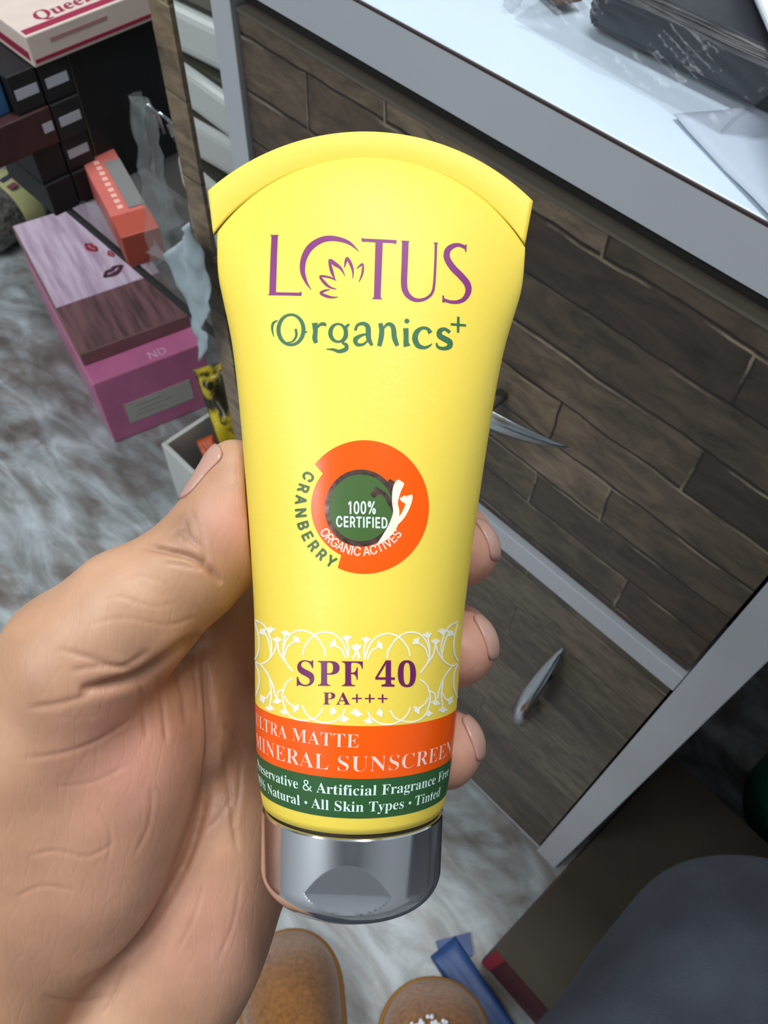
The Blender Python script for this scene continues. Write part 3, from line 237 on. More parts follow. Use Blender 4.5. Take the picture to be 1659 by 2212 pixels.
# ------------------------------------------------------------------ signed-distance modelling for soft bodies
def sd_cone(P, a, b, ra, rb):
    a = np.array(a, float); b = np.array(b, float); ab = b - a
    t = np.clip(((P - a) @ ab) / (ab @ ab), 0, 1)
    return np.linalg.norm(P - a - t[..., None] * ab, axis=-1) - (ra + (rb - ra) * t)
def sd_ell(P, c, r, M=None):
    q = P - np.array(c, float)
    if M is not None: q = q @ np.array(M)          # columns of M: the ellipsoid's axes
    r = np.array(r, float)
    k0 = np.linalg.norm(q / r, axis=-1); k1 = np.linalg.norm(q / (r * r), axis=-1) + 1e-9
    return k0 * (k0 - 1) / k1
def smin(a, b, k):
    h = np.clip(0.5 + 0.5 * (b - a) / k, 0, 1)
    return b * (1 - h) + a * h - k * h * (1 - h)
def smax(a, b, k): return -smin(-a, -b, k)
def surface_nets(fn, lo, hi, h):
    n = [int(math.ceil((hi[i] - lo[i]) / h)) + 1 for i in range(3)]
    ax = [lo[i] + h * np.arange(n[i]) for i in range(3)]
    F = np.empty(n, np.float32)
    B = 14
    for i0 in range(0, n[0], B):
        for j0 in range(0, n[1], B):
            for k0 in range(0, n[2], B):
                aa = [ax[0][i0:i0 + B], ax[1][j0:j0 + B], ax[2][k0:k0 + B]]
                c0 = np.array([[(q[0] + q[-1]) / 2 for q in aa]]); hd = .5 * math.sqrt(sum((q[-1] - q[0]) ** 2 for q in aa))
                v0 = float(fn(c0)[0])
                if abs(v0) > 1.7 * hd + 3 * h: F[i0:i0 + B, j0:j0 + B, k0:k0 + B] = v0
                else: F[i0:i0 + B, j0:j0 + B, k0:k0 + B] = fn(np.stack(np.meshgrid(*aa, indexing='ij'), -1))
    S = F < 0
    c = np.zeros([k - 1 for k in n], np.int8)
    for dx in (0, 1):
        for dy in (0, 1):
            for dz in (0, 1):
                c += S[dx:n[0] - 1 + dx, dy:n[1] - 1 + dy, dz:n[2] - 1 + dz]
    act = (c > 0) & (c < 8)
    idx = -np.ones(act.shape, np.int64); cells = np.argwhere(act); idx[act] = np.arange(len(cells))
    acc = np.zeros((len(cells), 3)); cnt = np.zeros(len(cells))
    cor = [(a, b, d) for a in (0, 1) for b in (0, 1) for d in (0, 1)]
    for p in cor:
        for k in range(3):
            if p[k]: continue
            q = list(p); q[k] = 1
            f0 = F[cells[:, 0] + p[0], cells[:, 1] + p[1], cells[:, 2] + p[2]]
            f1 = F[cells[:, 0] + q[0], cells[:, 1] + q[1], cells[:, 2] + q[2]]
            mk = (f0 < 0) != (f1 < 0)
            t = f0[mk] / (f0[mk] - f1[mk])
            pt = np.tile(np.array(p, float), (mk.sum(), 1)); pt[:, k] += t
            acc[mk] += pt; cnt[mk] += 1
    V = (cells + acc / cnt[:, None]) * h + np.array(lo)
    Q = []
    for k in range(3):
        a, b = [(1, 2), (2, 0), (0, 1)][k]
        sl0 = [slice(None)] * 3; sl1 = [slice(None)] * 3
        sl0[k] = slice(0, n[k] - 1); sl1[k] = slice(1, n[k])
        ch = S[tuple(sl0)] != S[tuple(sl1)]
        e = np.argwhere(ch)
        ok = (e[:, a] > 0) & (e[:, b] > 0) & (e[:, a] < n[a] - 1) & (e[:, b] < n[b] - 1); e = e[ok]
        def cid(da, db):
            q = e.copy(); q[:, a] -= da; q[:, b] -= db; return idx[q[:, 0], q[:, 1], q[:, 2]]
        quad = np.stack([cid(1, 1), cid(0, 1), cid(0, 0), cid(1, 0)], 1)
        inside0 = S[e[:, 0], e[:, 1], e[:, 2]]
        quad[~inside0] = quad[~inside0][:, ::-1]
        Q.append(quad)
    return V, np.vstack(Q)
def np_mesh(name, V, Q, m, parent=None, smooth=True):
    me = bpy.data.meshes.new(name)
    me.vertices.add(len(V)); me.vertices.foreach_set('co', np.asarray(V, np.float32).ravel())
    nq = len(Q); k = Q.shape[1]
    me.loops.add(nq * k); me.loops.foreach_set('vertex_index', np.asarray(Q, np.int32).ravel())
    me.polygons.add(nq); me.polygons.foreach_set('loop_start', np.arange(0, nq * k, k, dtype=np.int32))
    me.polygons.foreach_set('loop_total', np.full(nq, k, np.int32))
    me.update(calc_edges=True); me.validate()
    return link(name, me, m, parent, smooth)

# ------------------------------------------------------------------ surface materials
def floor_material():
    m = bpy.data.materials.new('marbled_vinyl'); m.use_nodes = True; nt = m.node_tree; b = nt.nodes['Principled BSDF']
    tc = N(nt, 'ShaderNodeTexCoord')
    mp = N(nt, 'ShaderNodeMapping'); mp.inputs['Rotation'].default_value = (0, 0, math.radians(-38)); mp.inputs['Scale'].default_value = (1.0, 2.4, 1)
    nt.links.new(tc.outputs['Object'], mp.inputs['Vector'])
    n1 = N(nt, 'ShaderNodeTexNoise'); n1.inputs['Scale'].default_value = 5; n1.inputs['Detail'].default_value = 8; n1.inputs['Distortion'].default_value = 1.6; n1.inputs['Roughness'].default_value = .62
    n2 = N(nt, 'ShaderNodeTexNoise'); n2.inputs['Scale'].default_value = 9; n2.inputs['Detail'].default_value = 9; n2.inputs['Distortion'].default_value = 1.8
    for n in (n1, n2): nt.links.new(mp.outputs['Vector'], n.inputs['Vector'])
    r1 = N(nt, 'ShaderNodeValToRGB'); e = r1.color_ramp.elements
    e[0].position = .28; e[0].color = lin(118, 112, 108); e[1].position = .72; e[1].color = lin(196, 202, 204)
    q = r1.color_ramp.elements.new(.42); q.color = lin(142, 136, 132); q = r1.color_ramp.elements.new(.52); q.color = lin(160, 165, 166)
    r2 = N(nt, 'ShaderNodeValToRGB'); e = r2.color_ramp.elements
    e[0].position = .36; e[0].color = lin(165, 158, 152); e[1].position = .62; e[1].color = lin(250, 253, 255)
    nt.links.new(n1.outputs['Fac'], r1.inputs['Fac']); nt.links.new(n2.outputs['Fac'], r2.inputs['Fac'])
    mx = N(nt, 'ShaderNodeMixRGB', blend_type='MULTIPLY'); mx.inputs['Fac'].default_value = .75
    nt.links.new(r1.outputs['Color'], mx.inputs['Color1']); nt.links.new(r2.outputs['Color'], mx.inputs['Color2'])
    nt.links.new(mx.outputs['Color'], b.inputs['Base Color']); b.inputs['Roughness'].default_value = .38
    return m
def plank_material(name, dark, light, seam, row=.0315, width=.135, glow=1.0):
    """printed laminate: rows of weathered wood blocks, printed flat on the board"""
    m = bpy.data.materials.new(name); m.use_nodes = True; nt = m.node_tree; b = nt.nodes['Principled BSDF']
    tc = N(nt, 'ShaderNodeTexCoord'); sp = N(nt, 'ShaderNodeSeparateXYZ'); cb = N(nt, 'ShaderNodeCombineXYZ')
    nt.links.new(tc.outputs['Object'], sp.inputs[0]); nt.links.new(sp.outputs['X'], cb.inputs['X']); nt.links.new(sp.outputs['Z'], cb.inputs['Y'])
    wob = N(nt, 'ShaderNodeTexNoise'); wob.inputs['Scale'].default_value = 26; wob.inputs['Detail'].default_value = 3
    nt.links.new(cb.outputs[0], wob.inputs['Vector'])
    sub = N(nt, 'ShaderNodeVectorMath', operation='SUBTRACT'); sub.inputs[1].default_value = (.5, .5, .5)
    scl = N(nt, 'ShaderNodeVectorMath', operation='SCALE'); scl.inputs['Scale'].default_value = .006
    add = N(nt, 'ShaderNodeVectorMath', operation='ADD')
    nt.links.new(wob.outputs['Color'], sub.inputs[0]); nt.links.new(sub.outputs[0], scl.inputs[0])
    nt.links.new(cb.outputs[0], add.inputs[0]); nt.links.new(scl.outputs[0], add.inputs[1])
    br = N(nt, 'ShaderNodeTexBrick'); br.offset = .43; br.offset_frequency = 2; br.squash = 1.55; br.squash_frequency = 3
    br.inputs['Scale'].default_value = 1; br.inputs['Mortar Size'].default_value = .0011; br.inputs['Mortar Smooth'].default_value = .6
    br.inputs['Brick Width'].default_value = width; br.inputs['Row Height'].default_value = row; br.inputs['Bias'].default_value = -.1
    br.inputs['Color1'].default_value = lin(*dark); br.inputs['Color2'].default_value = lin(*light); br.inputs['Mortar'].default_value = lin(*seam)
    nt.links.new(add.outputs[0], br.inputs['Vector'])
    mp = N(nt, 'ShaderNodeMapping'); mp.inputs['Scale'].default_value = (22, 60, 1); nt.links.new(cb.outputs[0], mp.inputs['Vector'])
    g = N(nt, 'ShaderNodeTexNoise'); g.inputs['Scale'].default_value = 1.6; g.inputs['Detail'].default_value = 9; g.inputs['Roughness'].default_value = .68; g.inputs['Distortion'].default_value = .8
    nt.links.new(mp.outputs[0], g.inputs['Vector'])
    r = N(nt, 'ShaderNodeValToRGB'); e = r.color_ramp.elements; e[0].position = .32; e[0].color = (.38, .36, .34, 1); e[1].position = .70; e[1].color = (1.9, 1.84, 1.74, 1)
    nt.links.new(g.outputs['Fac'], r.inputs['Fac'])
    mx = N(nt, 'ShaderNodeMixRGB', blend_type='MULTIPLY'); mx.inputs['Fac'].default_value = .85
    nt.links.new(br.outputs['Color'], mx.inputs['Color1']); nt.links.new(r.outputs['Color'], mx.inputs['Color2'])
    g2 = N(nt, 'ShaderNodeTexNoise'); g2.inputs['Scale'].default_value = 9; g2.inputs['Detail'].default_value = 3
    nt.links.new(cb.outputs[0], g2.inputs['Vector'])
    r2 = N(nt, 'ShaderNodeValToRGB'); e = r2.color_ramp.elements; e[0].position = .35; e[0].color = (.62, .6, .58, 1); e[1].position = .7; e[1].color = (1.25, 1.22, 1.15, 1)
    nt.links.new(g2.outputs['Fac'], r2.inputs['Fac'])
    m2 = N(nt, 'ShaderNodeMixRGB', blend_type='MULTIPLY'); m2.inputs['Fac'].default_value = .8
    nt.links.new(mx.outputs[0], m2.inputs['Color1']); nt.links.new(r2.outputs[0], m2.inputs['Color2'])
    # pale printed arris just below each seam
    sh = N(nt, 'ShaderNodeVectorMath', operation='ADD'); sh.inputs[1].default_value = (.001, .0022, 0); nt.links.new(add.outputs[0], sh.inputs[0])
    b2 = N(nt, 'ShaderNodeTexBrick'); b2.offset = .43; b2.offset_frequency = 2; b2.squash = 1.55; b2.squash_frequency = 3
    for k_ in ('Scale', 'Mortar Size', 'Mortar Smooth', 'Brick Width', 'Row Height'): b2.inputs[k_].default_value = br.inputs[k_].default_value
    nt.links.new(sh.outputs[0], b2.inputs['Vector'])
    g3 = N(nt, 'ShaderNodeTexNoise'); g3.inputs['Scale'].default_value = 34; g3.inputs['Detail'].default_value = 4; nt.links.new(cb.outputs[0], g3.inputs['Vector'])
    r3 = N(nt, 'ShaderNodeValToRGB'); r3.color_ramp.elements[0].position = .48; r3.color_ramp.elements[1].position = .66; nt.links.new(g3.outputs['Fac'], r3.inputs[0])
    mu = N(nt, 'ShaderNodeMath', operation='MULTIPLY'); nt.links.new(b2.outputs['Fac'], mu.inputs[0]); nt.links.new(r3.outputs[0], mu.inputs[1])
    m3 = N(nt, 'ShaderNodeMixRGB'); nt.links.new(mu.outputs[0], m3.inputs[0]); nt.links.new(m2.outputs[0], m3.inputs[1]); m3.inputs[2].default_value = lin(*[min(255, int(c_ * 1.25)) for c_ in light])
    nt.links.new(m3.outputs[0], b.inputs['Base Color']); b.inputs['Roughness'].default_value = .42
    return m
M_floor = floor_material()
M_plank = plank_material('plank_print', (62, 51, 43), (118, 105, 88), (32, 26, 22))
M_plank2 = plank_material('plank_print_smooth', (80, 71, 61), (102, 92, 80), (62, 54, 46), row=.046, width=.28)
M_stile = plank_material('plank_print_tan', (120, 104, 84), (142, 126, 104), (88, 74, 58), row=.06, width=.2)
M_white = mat('white_laminate', (182, 184, 189), .42, var=.04, vscale=8)
M_top = mat('white_worktop', (196, 210, 222), .32, var=.03, vscale=14)
M_seam = mat('dark_edge_seam', (58, 44, 40), .7)
M_carc = mat('dark_carcass', (46, 42, 40), .8)
M_chrome = mat('brushed_steel', (190, 194, 200), .22, 1.0)
M_black = mat('black_card', (24, 24, 26), .55, var=.2, vscale=40)
M_label = mat('pale_label', (176, 180, 188), .6)
M_shade = mat('grey_wall', (196, 198, 200), .8)

# ------------------------------------------------------------------ the setting
def plane(name, pts, m):
    o = mesh(name, pts, [(0, 1, 2, 3)], m); tag(o, kind='structure'); return o
fl = box('floor', (-3.2, -2.6, -.04), (2.4, .62, 0), M_floor); tag(fl, 'grey marbled vinyl floor', kind='structure')
wb = box('wall_back', (-3.2, .62, -.04), (2.4, .70, 2.7), M_shade); tag(wb, 'grey back wall behind the desk', kind='structure')
wl = box('wall_left', (-3.3, -2.6, -.04), (-3.2, .70, 2.7), M_shade); tag(wl, 'grey side wall beyond the shelf', kind='structure')

wr = box('wall_right', (2.4, -2.6, -.04), (2.5, .70, 2.7), M_shade); tag(wr, 'grey side wall to the right', kind='structure')
wf = box('wall_front', (-3.3, -2.7, -.04), (2.5, -2.6, 2.7), M_shade); tag(wf, 'grey wall behind the viewer', kind='structure')
ce = box('ceiling', (-3.3, -2.7, 2.7), (2.5, .70, 2.76), mat('ceiling_white', (226, 228, 230), .9)); tag(ce, 'white ceiling', kind='structure')
# ------------------------------------------------------------------ desk with printed drawer fronts
desk = empty('desk', (-.19, .25, 0)); tag(desk, 'white desk with dark plank-print drawer and door fronts', 'desk')
DO = Vector((-.19, .25, 0))
def dpart(name, lo, hi, m, parent=desk, bevel=0.0, base=True):
    o = box(name, lo, hi, m, None, bevel)
    # geometry is written in room coordinates; keep it there under the parent
    o.parent = parent
    o.matrix_parent_inverse = Matrix.Translation(-DO)
    return o
bpy.context.view_layer.update()
dpart('worktop', (-.424, .0012, .7505), (1.05, .605, .776), M_top, bevel=.0008)
dpart('edge_band', (-.424, -.0008, .7505), (1.05, .0011, .7751), M_white)
dpart('edge_seam', (-.424, -.0009, .7752), (1.05, .0002, .7764), M_seam)
dpart('side_panel', (-.402, 0, 0), (-.384, .58, .750), M_white, bevel=.0006)
dpart('side_panel', (-.0015, 0, 0), (.0235, .58, .750), M_white, bevel=.0006)
dpart('side_panel', (1.0, 0, 0), (1.025, .58, .750), M_white, bevel=.0006)
dpart('divider_rail', (-.3835, 0, .473), (-.002, .05, .493), M_white, bevel=.0006)
dpart('toe_rail', (-.3835, .004, .001), (-.002, .03, .009), M_white)
dpart('seam_strip', (-.3835, .0035, .009), (-.002, .012, .0115), M_seam)
dpart('back_panel', (-.384, .56, 0), (1.0, .578, .750), M_carc)
dpart('shadow_rail', (-.3835, .010, .736), (-.002, .03, .750), M_carc)
dr = dpart('drawer_front', (-.3825, .0035, .4965), (-.0035, .0215, .7355), M_plank)
dpart('drawer_trim', (-.3825, .0025, .7357), (-.0035, .0215, .7375), mat('trim_bronze', (96, 88, 78), .5))
do = dpart('door_front', (-.3825, .0035, .0125), (-.0035, .0215, .4705), M_plank2)
dpart('drawer_box', (-.375, .025, .51), (-.012, .50, .70), M_carc)
dpart('inner_shelf', (-.375, .025, .05), (-.012, .50, .06), M_carc)
def leaf_handle(L, wid, rise):
    """pointed arched blade: along +X, bowed to -Y"""
    n = 26; V = []; F = []
    for i in range(n):
        t = -1 + 2 * i / (n - 1)
        hw = wid * (1 - abs(t) ** 2.4) * .5 + .0006
        y = -rise * (1 - t * t) - .001
        for dz, dy in ((-1, 0), (0, -.0035), (1, 0), (1, .0022), (0, -.001), (-1, .0022)):
            V.append((t * L / 2, y + dy * (1 - abs(t) ** 3), dz * hw))
    F = grid_faces(n, 6, True); F.append(tuple(range(5, -1, -1))); F.append(tuple(range((n - 1) * 6, n * 6)))
    # two feet that stand on the board
    for s in (-1, 1):
        b = len(V); x = s * L * .17; y1 = -rise * (1 - .34 ** 2) + .001
        for yy in (y1, .0005):
            for dx, dz in ((-.003, -.003), (.003, -.003), (.003, .003), (-.003, .003)): V.append((x + dx, yy, dz))
        F += [(b, b + 1, b + 5, b + 4), (b + 1, b + 2, b + 6, b + 5), (b + 2, b + 3, b + 7, b + 6), (b + 3, b, b + 4, b + 7), (b + 3, b + 2, b + 1, b), (b + 4, b + 5, b + 6, b + 7)]
    return V, F
M_handle = mat('steel_handle', (206, 212, 218), .18, 1.0)
V, F = leaf_handle(.150, .017, .024)
h1 = mesh('handle', V, F, M_handle, smooth=True); h1.parent = dr; h1.matrix_world = Matrix.Translation((-.196, .0035, .608)) @ Matrix.Rotation(math.radians(3), 4, 'Y')
h1['label'] = 'pointed steel bow handle on the drawer'
V, F = leaf_handle(.160, .0125, .026)
h2 = mesh('handle', V, F, M_handle, smooth=True); h2.parent = do; h2.matrix_world = Matrix.Translation((-.076, .0035, .335)) @ Matrix.Rotation(math.radians(90), 4, 'Y')
h2['label'] = 'pointed steel bow handle on the lower door'

# ------------------------------------------------------------------ sheets, films
def sheet(name, c, m, amp=.004, thick=.0006, n=18, seed=1, parent=None, fold=3.0):
    """crumpled thin sheet through four room corners (p00, p10, p11, p01), with real thickness"""
    rnd = np.random.RandomState(seed); c = np.array(c, float)
    nrm = np.cross(c[1] - c[0], c[3] - c[0]); nrm /= np.linalg.norm(nrm)
    ph = rnd.rand(6) * 6.28; V = []
    for i in range(n):
        for j in range(n):
            u, v = i / (n - 1), j / (n - 1)
            p = (1 - u) * (1 - v) * c[0] + u * (1 - v) * c[1] + u * v * c[2] + (1 - u) * v * c[3]
            d = amp * (math.sin(fold * 2.1 * u + ph[0] + 1.5 * math.sin(3 * v + ph[1])) + .6 * abs(math.sin(fold * 2.7 * (u - v) + ph[2])) + .35 * (rnd.rand() - .5))
            V.append(p + nrm * d)
    V = np.array(V); o0 = c.mean(0)
    nv = len(V); V2 = np.vstack([V, V + nrm * thick]) - o0
    F = grid_faces(n, n); F2 = [tuple(nv + k for k in reversed(f)) for f in F]
    rim = [i * n for i in range(n)] + [(n - 1) * n + j for j in range(1, n)] + [i * n + n - 1 for i in range(n - 2, -1, -1)] + [j for j in range(n - 2, 0, -1)]
    S = [(rim[k], rim[(k + 1) % len(rim)], nv + rim[(k + 1) % len(rim)], nv + rim[k]) for k in range(len(rim))]
    ob = mesh(name, V2, F + F2 + S, m, parent, smooth=True); ob.location = o0
    return ob
M_film = mat('clear_film', (170, 174, 174), .10, alpha=.13, bump=.4, bscale=90)
M_film2 = mat('clear_wrap', (100, 105, 112), .08, alpha=.12, bump=.5, bscale=160)
M_glass = mat('shelf_glass', (92, 92, 88), .05, alpha=.30)

# ------------------------------------------------------------------ shelf unit left of the desk
SU = Vector((-.80, .16, 0))
su = empty('shelf_unit', SU); tag(su, 'open shelf unit with brown plank-print post and a glass shelf', 'shelf')
def spart(name, lo, hi, m, bevel=0.0):
    o = box(name, [lo[i] - SU[i] for i in range(3)], [hi[i] - SU[i] for i in range(3)], m, su, bevel); return o
# printed post: keep room coordinates for the print
st = box('post', (-.4640, -.0015, 0), (-.4420, .0020, .76), M_stile, None); st.parent = su; st.matrix_parent_inverse = Matrix.Translation(-SU)
spart('post', (-1.42, .30, 0), (-1.40, .32, .76), M_carc)
spart('glass_shelf', (-1.40, .003, .437), (-.466, .40, .444), M_glass)
spart('shelf_edge', (-1.40, -.0005, .4365), (-.466, .0028, .4445), mat('dark_edge', (26, 25, 24), .5))
spart('back_panel', (-1.42, .402, 0), (-.43, .415, .76), mat('dark_back', (52, 50, 48), .8))
spart('shelf_bracket', (-.478, .36, .430), (-.466, .40, .4365), M_carc)

def stack_box(name, lo, hi, m, label, cat, group=None, bevel=.001):
    c = Vector(((lo[0] + hi[0]) / 2, (lo[1] + hi[1]) / 2, lo[2]))
    r = empty(name, c); tag(r, label, cat, group)
    bmobj('body', box_bm([lo[i] - c[i] for i in range(3)], [hi[i] - c[i] for i in range(3)], bevel), m, r)
    return r, c
def plate(name, root, c, lo, hi, m):
    return box(name, [lo[i] - c[i] for i in range(3)], [hi[i] - c[i] for i in range(3)], m, root)

# small black boxes, end labels towards the desk
XF = -.690
rows = [(.4447, .4775), (.4780, .5110), (.5115, .5445), (.5450, .5780)]
names = ['bottom', 'second from the bottom', 'third from the bottom', 'topmost']
for ci, (y0, y1, cn) in enumerate(((-.0155, .0115, 'outer column'), (.0125, .0405, 'inner column'))):
    for ri, (z0, z1) in enumerate(rows):
        jx = (.002, -.001, .003, 0.0)[ri] + (.001 if ci else 0)
        lab = (ci, ri) in ((0, 3), (1, 3), (0, 2), (1, 2), (1, 1))
        if (ci, ri) == (0, 2):
            r, c = stack_box('wine_red_carton', (XF - .085 + jx, -.054, z0), (XF + jx, y1, z1), mat('wine_card', (62, 34, 34), .55, var=.2, vscale=40), 'wide dark wine-red carton under the blue rainbow carton', 'box')
            plate('end_label', r, c, (XF + jx, .000, (z0 + z1) / 2 - .0042), (XF + jx + .0004, .0095, (z0 + z1) / 2 + .0042), M_label); continue
        r, c = stack_box('lipstick_box', (XF - .085 + jx, y0, z0), (XF + jx, y1, z1), M_black,
                         'small black box, %s in the %s%s' % (names[ri], cn, ', end-labelled' if lab else ''), 'box', 'small black boxes on the glass shelf')
        if lab:
            sm = (ci, ri) == (0, 2)
            ym = (y0 + y1) / 2; zm = (z0 + z1) / 2
            plate('end_label', r, c, (XF + jx, ym - (.005 if sm else .0105) + (.005 if sm else 0), zm - .0042), (XF + jx + .0004, ym + (.010 if sm else .0105), zm + .0042), M_label)
r, c = stack_box('black_carton', (-.80, .0435, .4447), (-.694, .150, .5775), M_black, 'plain black carton beside the small labelled black boxes', 'box')
plate('edge_fold', r, c, (-.6945, .0430, .452), (-.6934, .0442, .577), mat('olive_edge', (84, 82, 52), .6))

# cream and crimson carton on top of the black boxes
M_cream = mat('cream_card', (214, 196, 184), .55, var=.05, vscale=60); M_crim = mat('crimson_print', (150, 34, 66), .5)
q0 = (-.800, .010, .5785); q1 = (-.686, .132, .6035)
r, c = stack_box('hair_colour_carton', q0, q1, M_cream, 'cream carton with crimson stripes lying on the black boxes', 'box')
plate('stripe', r, c, (-.6860, .012, .5815), (-.6856, .130, .5845), M_crim)
plate('stripe', r, c, (-.6965, .012, .6035), (-.6885, .130, .6039), M_crim)
plate('stripe', r, c, (-.798, .0096, .5830), (-.690, .0100, .5900), M_crim)
plate('stripe', r, c, (-.691, .030, .5935), (-.6856, .085, .5965), mat('dusty_rose', (172, 128, 130), .5))
def flat_text(name, font, s, size, m, parent, M, thick=.0003, track=0, shear=0.0):
    polys, wd = text_polys(font, s, track); sh = []
    for _, rings in polys:
        sh += rings_to_shapes([np.stack([(r_[:, 0] + shear * r_[:, 1]), r_[:, 1]], 1) * size / 1000 for r_ in rings])
    bm = flat_bm(sh)
    rr = bmesh.ops.extrude_face_region(bm, geom=list(bm.faces))
    for v in [g for g in rr['geom'] if isinstance(g, bmesh.types.BMVert)]: v.co.z += thick
    bmesh.ops.recalc_face_normals(bm, faces=list(bm.faces))
    o = bmobj(name, bm, m, parent); o.matrix_local = M; return o
Mq = Matrix(((0, -1, 0, -.7015 - c[0]), (1, 0, 0, .030 - c[1]), (0, 0, 1, .6036 - c[2]), (0, 0, 0, 1)))
flat_text('lettering', 'serif', 'Queen', .031, M_crim, r, Mq, shear=.12)
Mq2 = Matrix(((0, -1, 0, -.768 - c[0]), (1, 0, 0, .016 - c[1]), (0, 0, 1, .6036 - c[2]), (0, 0, 0, 1)))
plate('small_print', r, c, (-.776, .018, .6035), (-.768, .050, .6038), mat('dull_rose', (140, 70, 84), .5))

# blue rainbow-striped carton, left of the small black boxes, and a support under it
r, c = stack_box('rainbow_carton', (-.775, -.052, .5448), (-.700, -.0172, .5765), mat('blue_card', (52, 96, 140), .5, var=.25, vscale=50), 'small blue carton with a rainbow band beside the topmost black boxes', 'box')
for k, (rgb) in enumerate(((210, 70, 40), (226, 150, 40), (236, 214, 70), (214, 226, 222), (120, 150, 190))):
    plate('rainbow_band', r, c, (-.7745, -.0515 + k * .0042, .5765), (-.7005, -.0473 + k * .0042, .5769), mat('band%d' % k, rgb, .5))

# salmon lipstick blister on the glass shelf
e = empty('salmon_carton', (-.638, .030, .4447), math.radians(-17)); tag(e, 'salmon pink carton with a clear window on the glass shelf', 'box')
M_salm = mat('salmon_card', (200, 106, 98), .4, var=.06, vscale=60)
bmobj('body', box_bm((-.068, -.018, 0), (.066, .016, .034), .002), M_salm, e)
bmobj('end_flap', box_bm((.035, -.0185, .004), (.0668, .0165, .0346), .001), mat('brick_card', (168, 74, 58), .5), e)
box('window', (-.045, .0005, .0342), (.030, .0155, .0350), mat('window_film', (128, 126, 124), .15), e)
for k in range(9):
    box('print_line', (-.050 + k * .009, -.0085, .0341), (-.0445 + k * .009, -.0035, .0345), mat('pale_salmon', (232, 176, 162), .5), e)

# stack of white trays seen in the gap between post and desk
def tray(z, dx, dy, rz, lab):
    e = empty('white_tray', (-.532 + dx, .140 + dy, z), rz); tag(e, lab, 'tray', 'white trays behind the post')
    bm = box_bm((-.055, -.075, 0), (.055, .075, .040), .010, 4)
    bmobj('body', bm, mat('white_plastic', (196, 200, 196), .4), e, smooth=False)
    box('rim', (-.052, -.072, .0402), (.052, .072, .0440), mat('gap_shade', (58, 56, 46), .6), e)  # dark slab between trays, the shade of the gap put into its colour
for k, (dx, dy, rz) in enumerate(((0, 0, .05), (.004, -.004, -.06), (-.003, .003, .1), (.002, 0, -.03), (0, .004, .12))):
    tray(.4447 + k * .0443, dx, dy, rz, 'white plastic tray behind the brown post, %s of the stack' % (['lowest', 'second lowest', 'middle one', 'second highest', 'highest'][k]))

# clear film, pale blue sheet
f1 = sheet('plastic_film', [(-.553, .020, .612), (-.480, -.012, .648), (-.470, -.012, .560), (-.556, .004, .452)], M_film, .006, .0005, 22, 3, fold=4)
tag(f1, 'crumpled clear plastic film hanging before the black cartons', 'plastic film')
f2 = sheet('pale_blue_sheet', [(-.491, -.015, .520), (-.440, -.016, .580), (-.436, -.018, .500), (-.464, -.022, .425)], mat('pale_blue', (176, 190, 196), .5, alpha=.93), .005, .0006, 20, 8, fold=3)
tag(f2, 'pale blue translucent sheet hanging on the brown post', 'sheet')
f3 = sheet('plastic_film', [(-.690, .010, .449), (-.600, .024, .478), (-.545, .012, .462), (-.625, .008, .448)], M_film, .002, .0005, 20, 11, fold=3)
tag(f3, 'clear plastic sleeve lying over the front of the salmon carton', 'plastic film')
r = empty('silver_clip', (-.600, .055, .555)); tag(r, 'shiny silver wire clips on the clear film', 'clip')
for k, dx in enumerate((0, .016, .034)):
    V, F = tube_along([(dx, 0, 0), (dx + .004, -.004, .014), (dx + .010, -.002, .018), (dx + .013, .003, .010), (dx + .012, .006, -.010)], .0013)
    mesh('clip_wire', V, F, M_chrome, r, True)

# magenta kit box and the thin face-print box on it
RZ = math.radians(-13.9)
r = empty('makeup_kit_box', (-.786, -.011, 0), RZ); tag(r, 'magenta box with a white sticker standing on the floor', 'box')
M_mag = mat('magenta_card', (204, 114, 156), .34, var=.08, vscale=30, coat=.3)
bmobj('body', box_bm((-.285, 0, .0005), (0, .158, .125), .002), M_mag, r)
box('sticker', (0.0001, .030, .028), (.0006, .128, .068), mat('sticker_grey', (188, 186, 176), .6, var=.06, vscale=200), r)
for k in range(3): box('sticker_print', (.0006, .045, .057 - k * .009), (.0009, .085 + .01 * (k % 2), .0585 - k * .009), mat('print_grey', (150, 148, 142), .6), r)
Ml = Matrix(((0, -1, 0, -.006), (1, 0, 0, .083), (0, 0, 1, .1251), (0, 0, 0, 1)))
flat_text('lettering', 'sans', 'ND', .026, mat('pale_pink_print', (232, 186, 212), .5), r, Ml)
g = empty('face_print_box', (-.786, -.011, .1255), RZ); tag(g, 'flat pink box with a printed face lying on the magenta box', 'box')
bmobj('body', box_bm((-.335, .002, 0), (-.036, .156, .022), .0015), mat('brown_card', (128, 96, 92), .4, var=.12, vscale=25), g)
def streak_mat(name, a, b_, rot, sc):
    m = bpy.data.materials.new(name); m.use_nodes = True; nt = m.node_tree; bs = nt.nodes['Principled BSDF']
    tc = N(nt, 'ShaderNodeTexCoord'); mp = N(nt, 'ShaderNodeMapping'); mp.inputs['Rotation'].default_value = (0, 0, rot); mp.inputs['Scale'].default_value = (6, 55, 1)
    n = N(nt, 'ShaderNodeTexNoise'); n.inputs['Scale'].default_value = sc; n.inputs['Detail'].default_value = 3
    rr = N(nt, 'ShaderNodeValToRGB'); rr.color_ramp.elements[0].position = .35; rr.color_ramp.elements[1].position = .6
    rr.color_ramp.elements[0].color = lin(*a); rr.color_ramp.elements[1].color = lin(*b_)
    nt.links.new(tc.outputs['Object'], mp.inputs[0]); nt.links.new(mp.outputs[0], n.inputs['Vector']); nt.links.new(n.outputs['Fac'], rr.inputs[0]); nt.links.new(rr.outputs[0], bs.inputs['Base Color'])
    bs.inputs['Roughness'].default_value = .3; return m
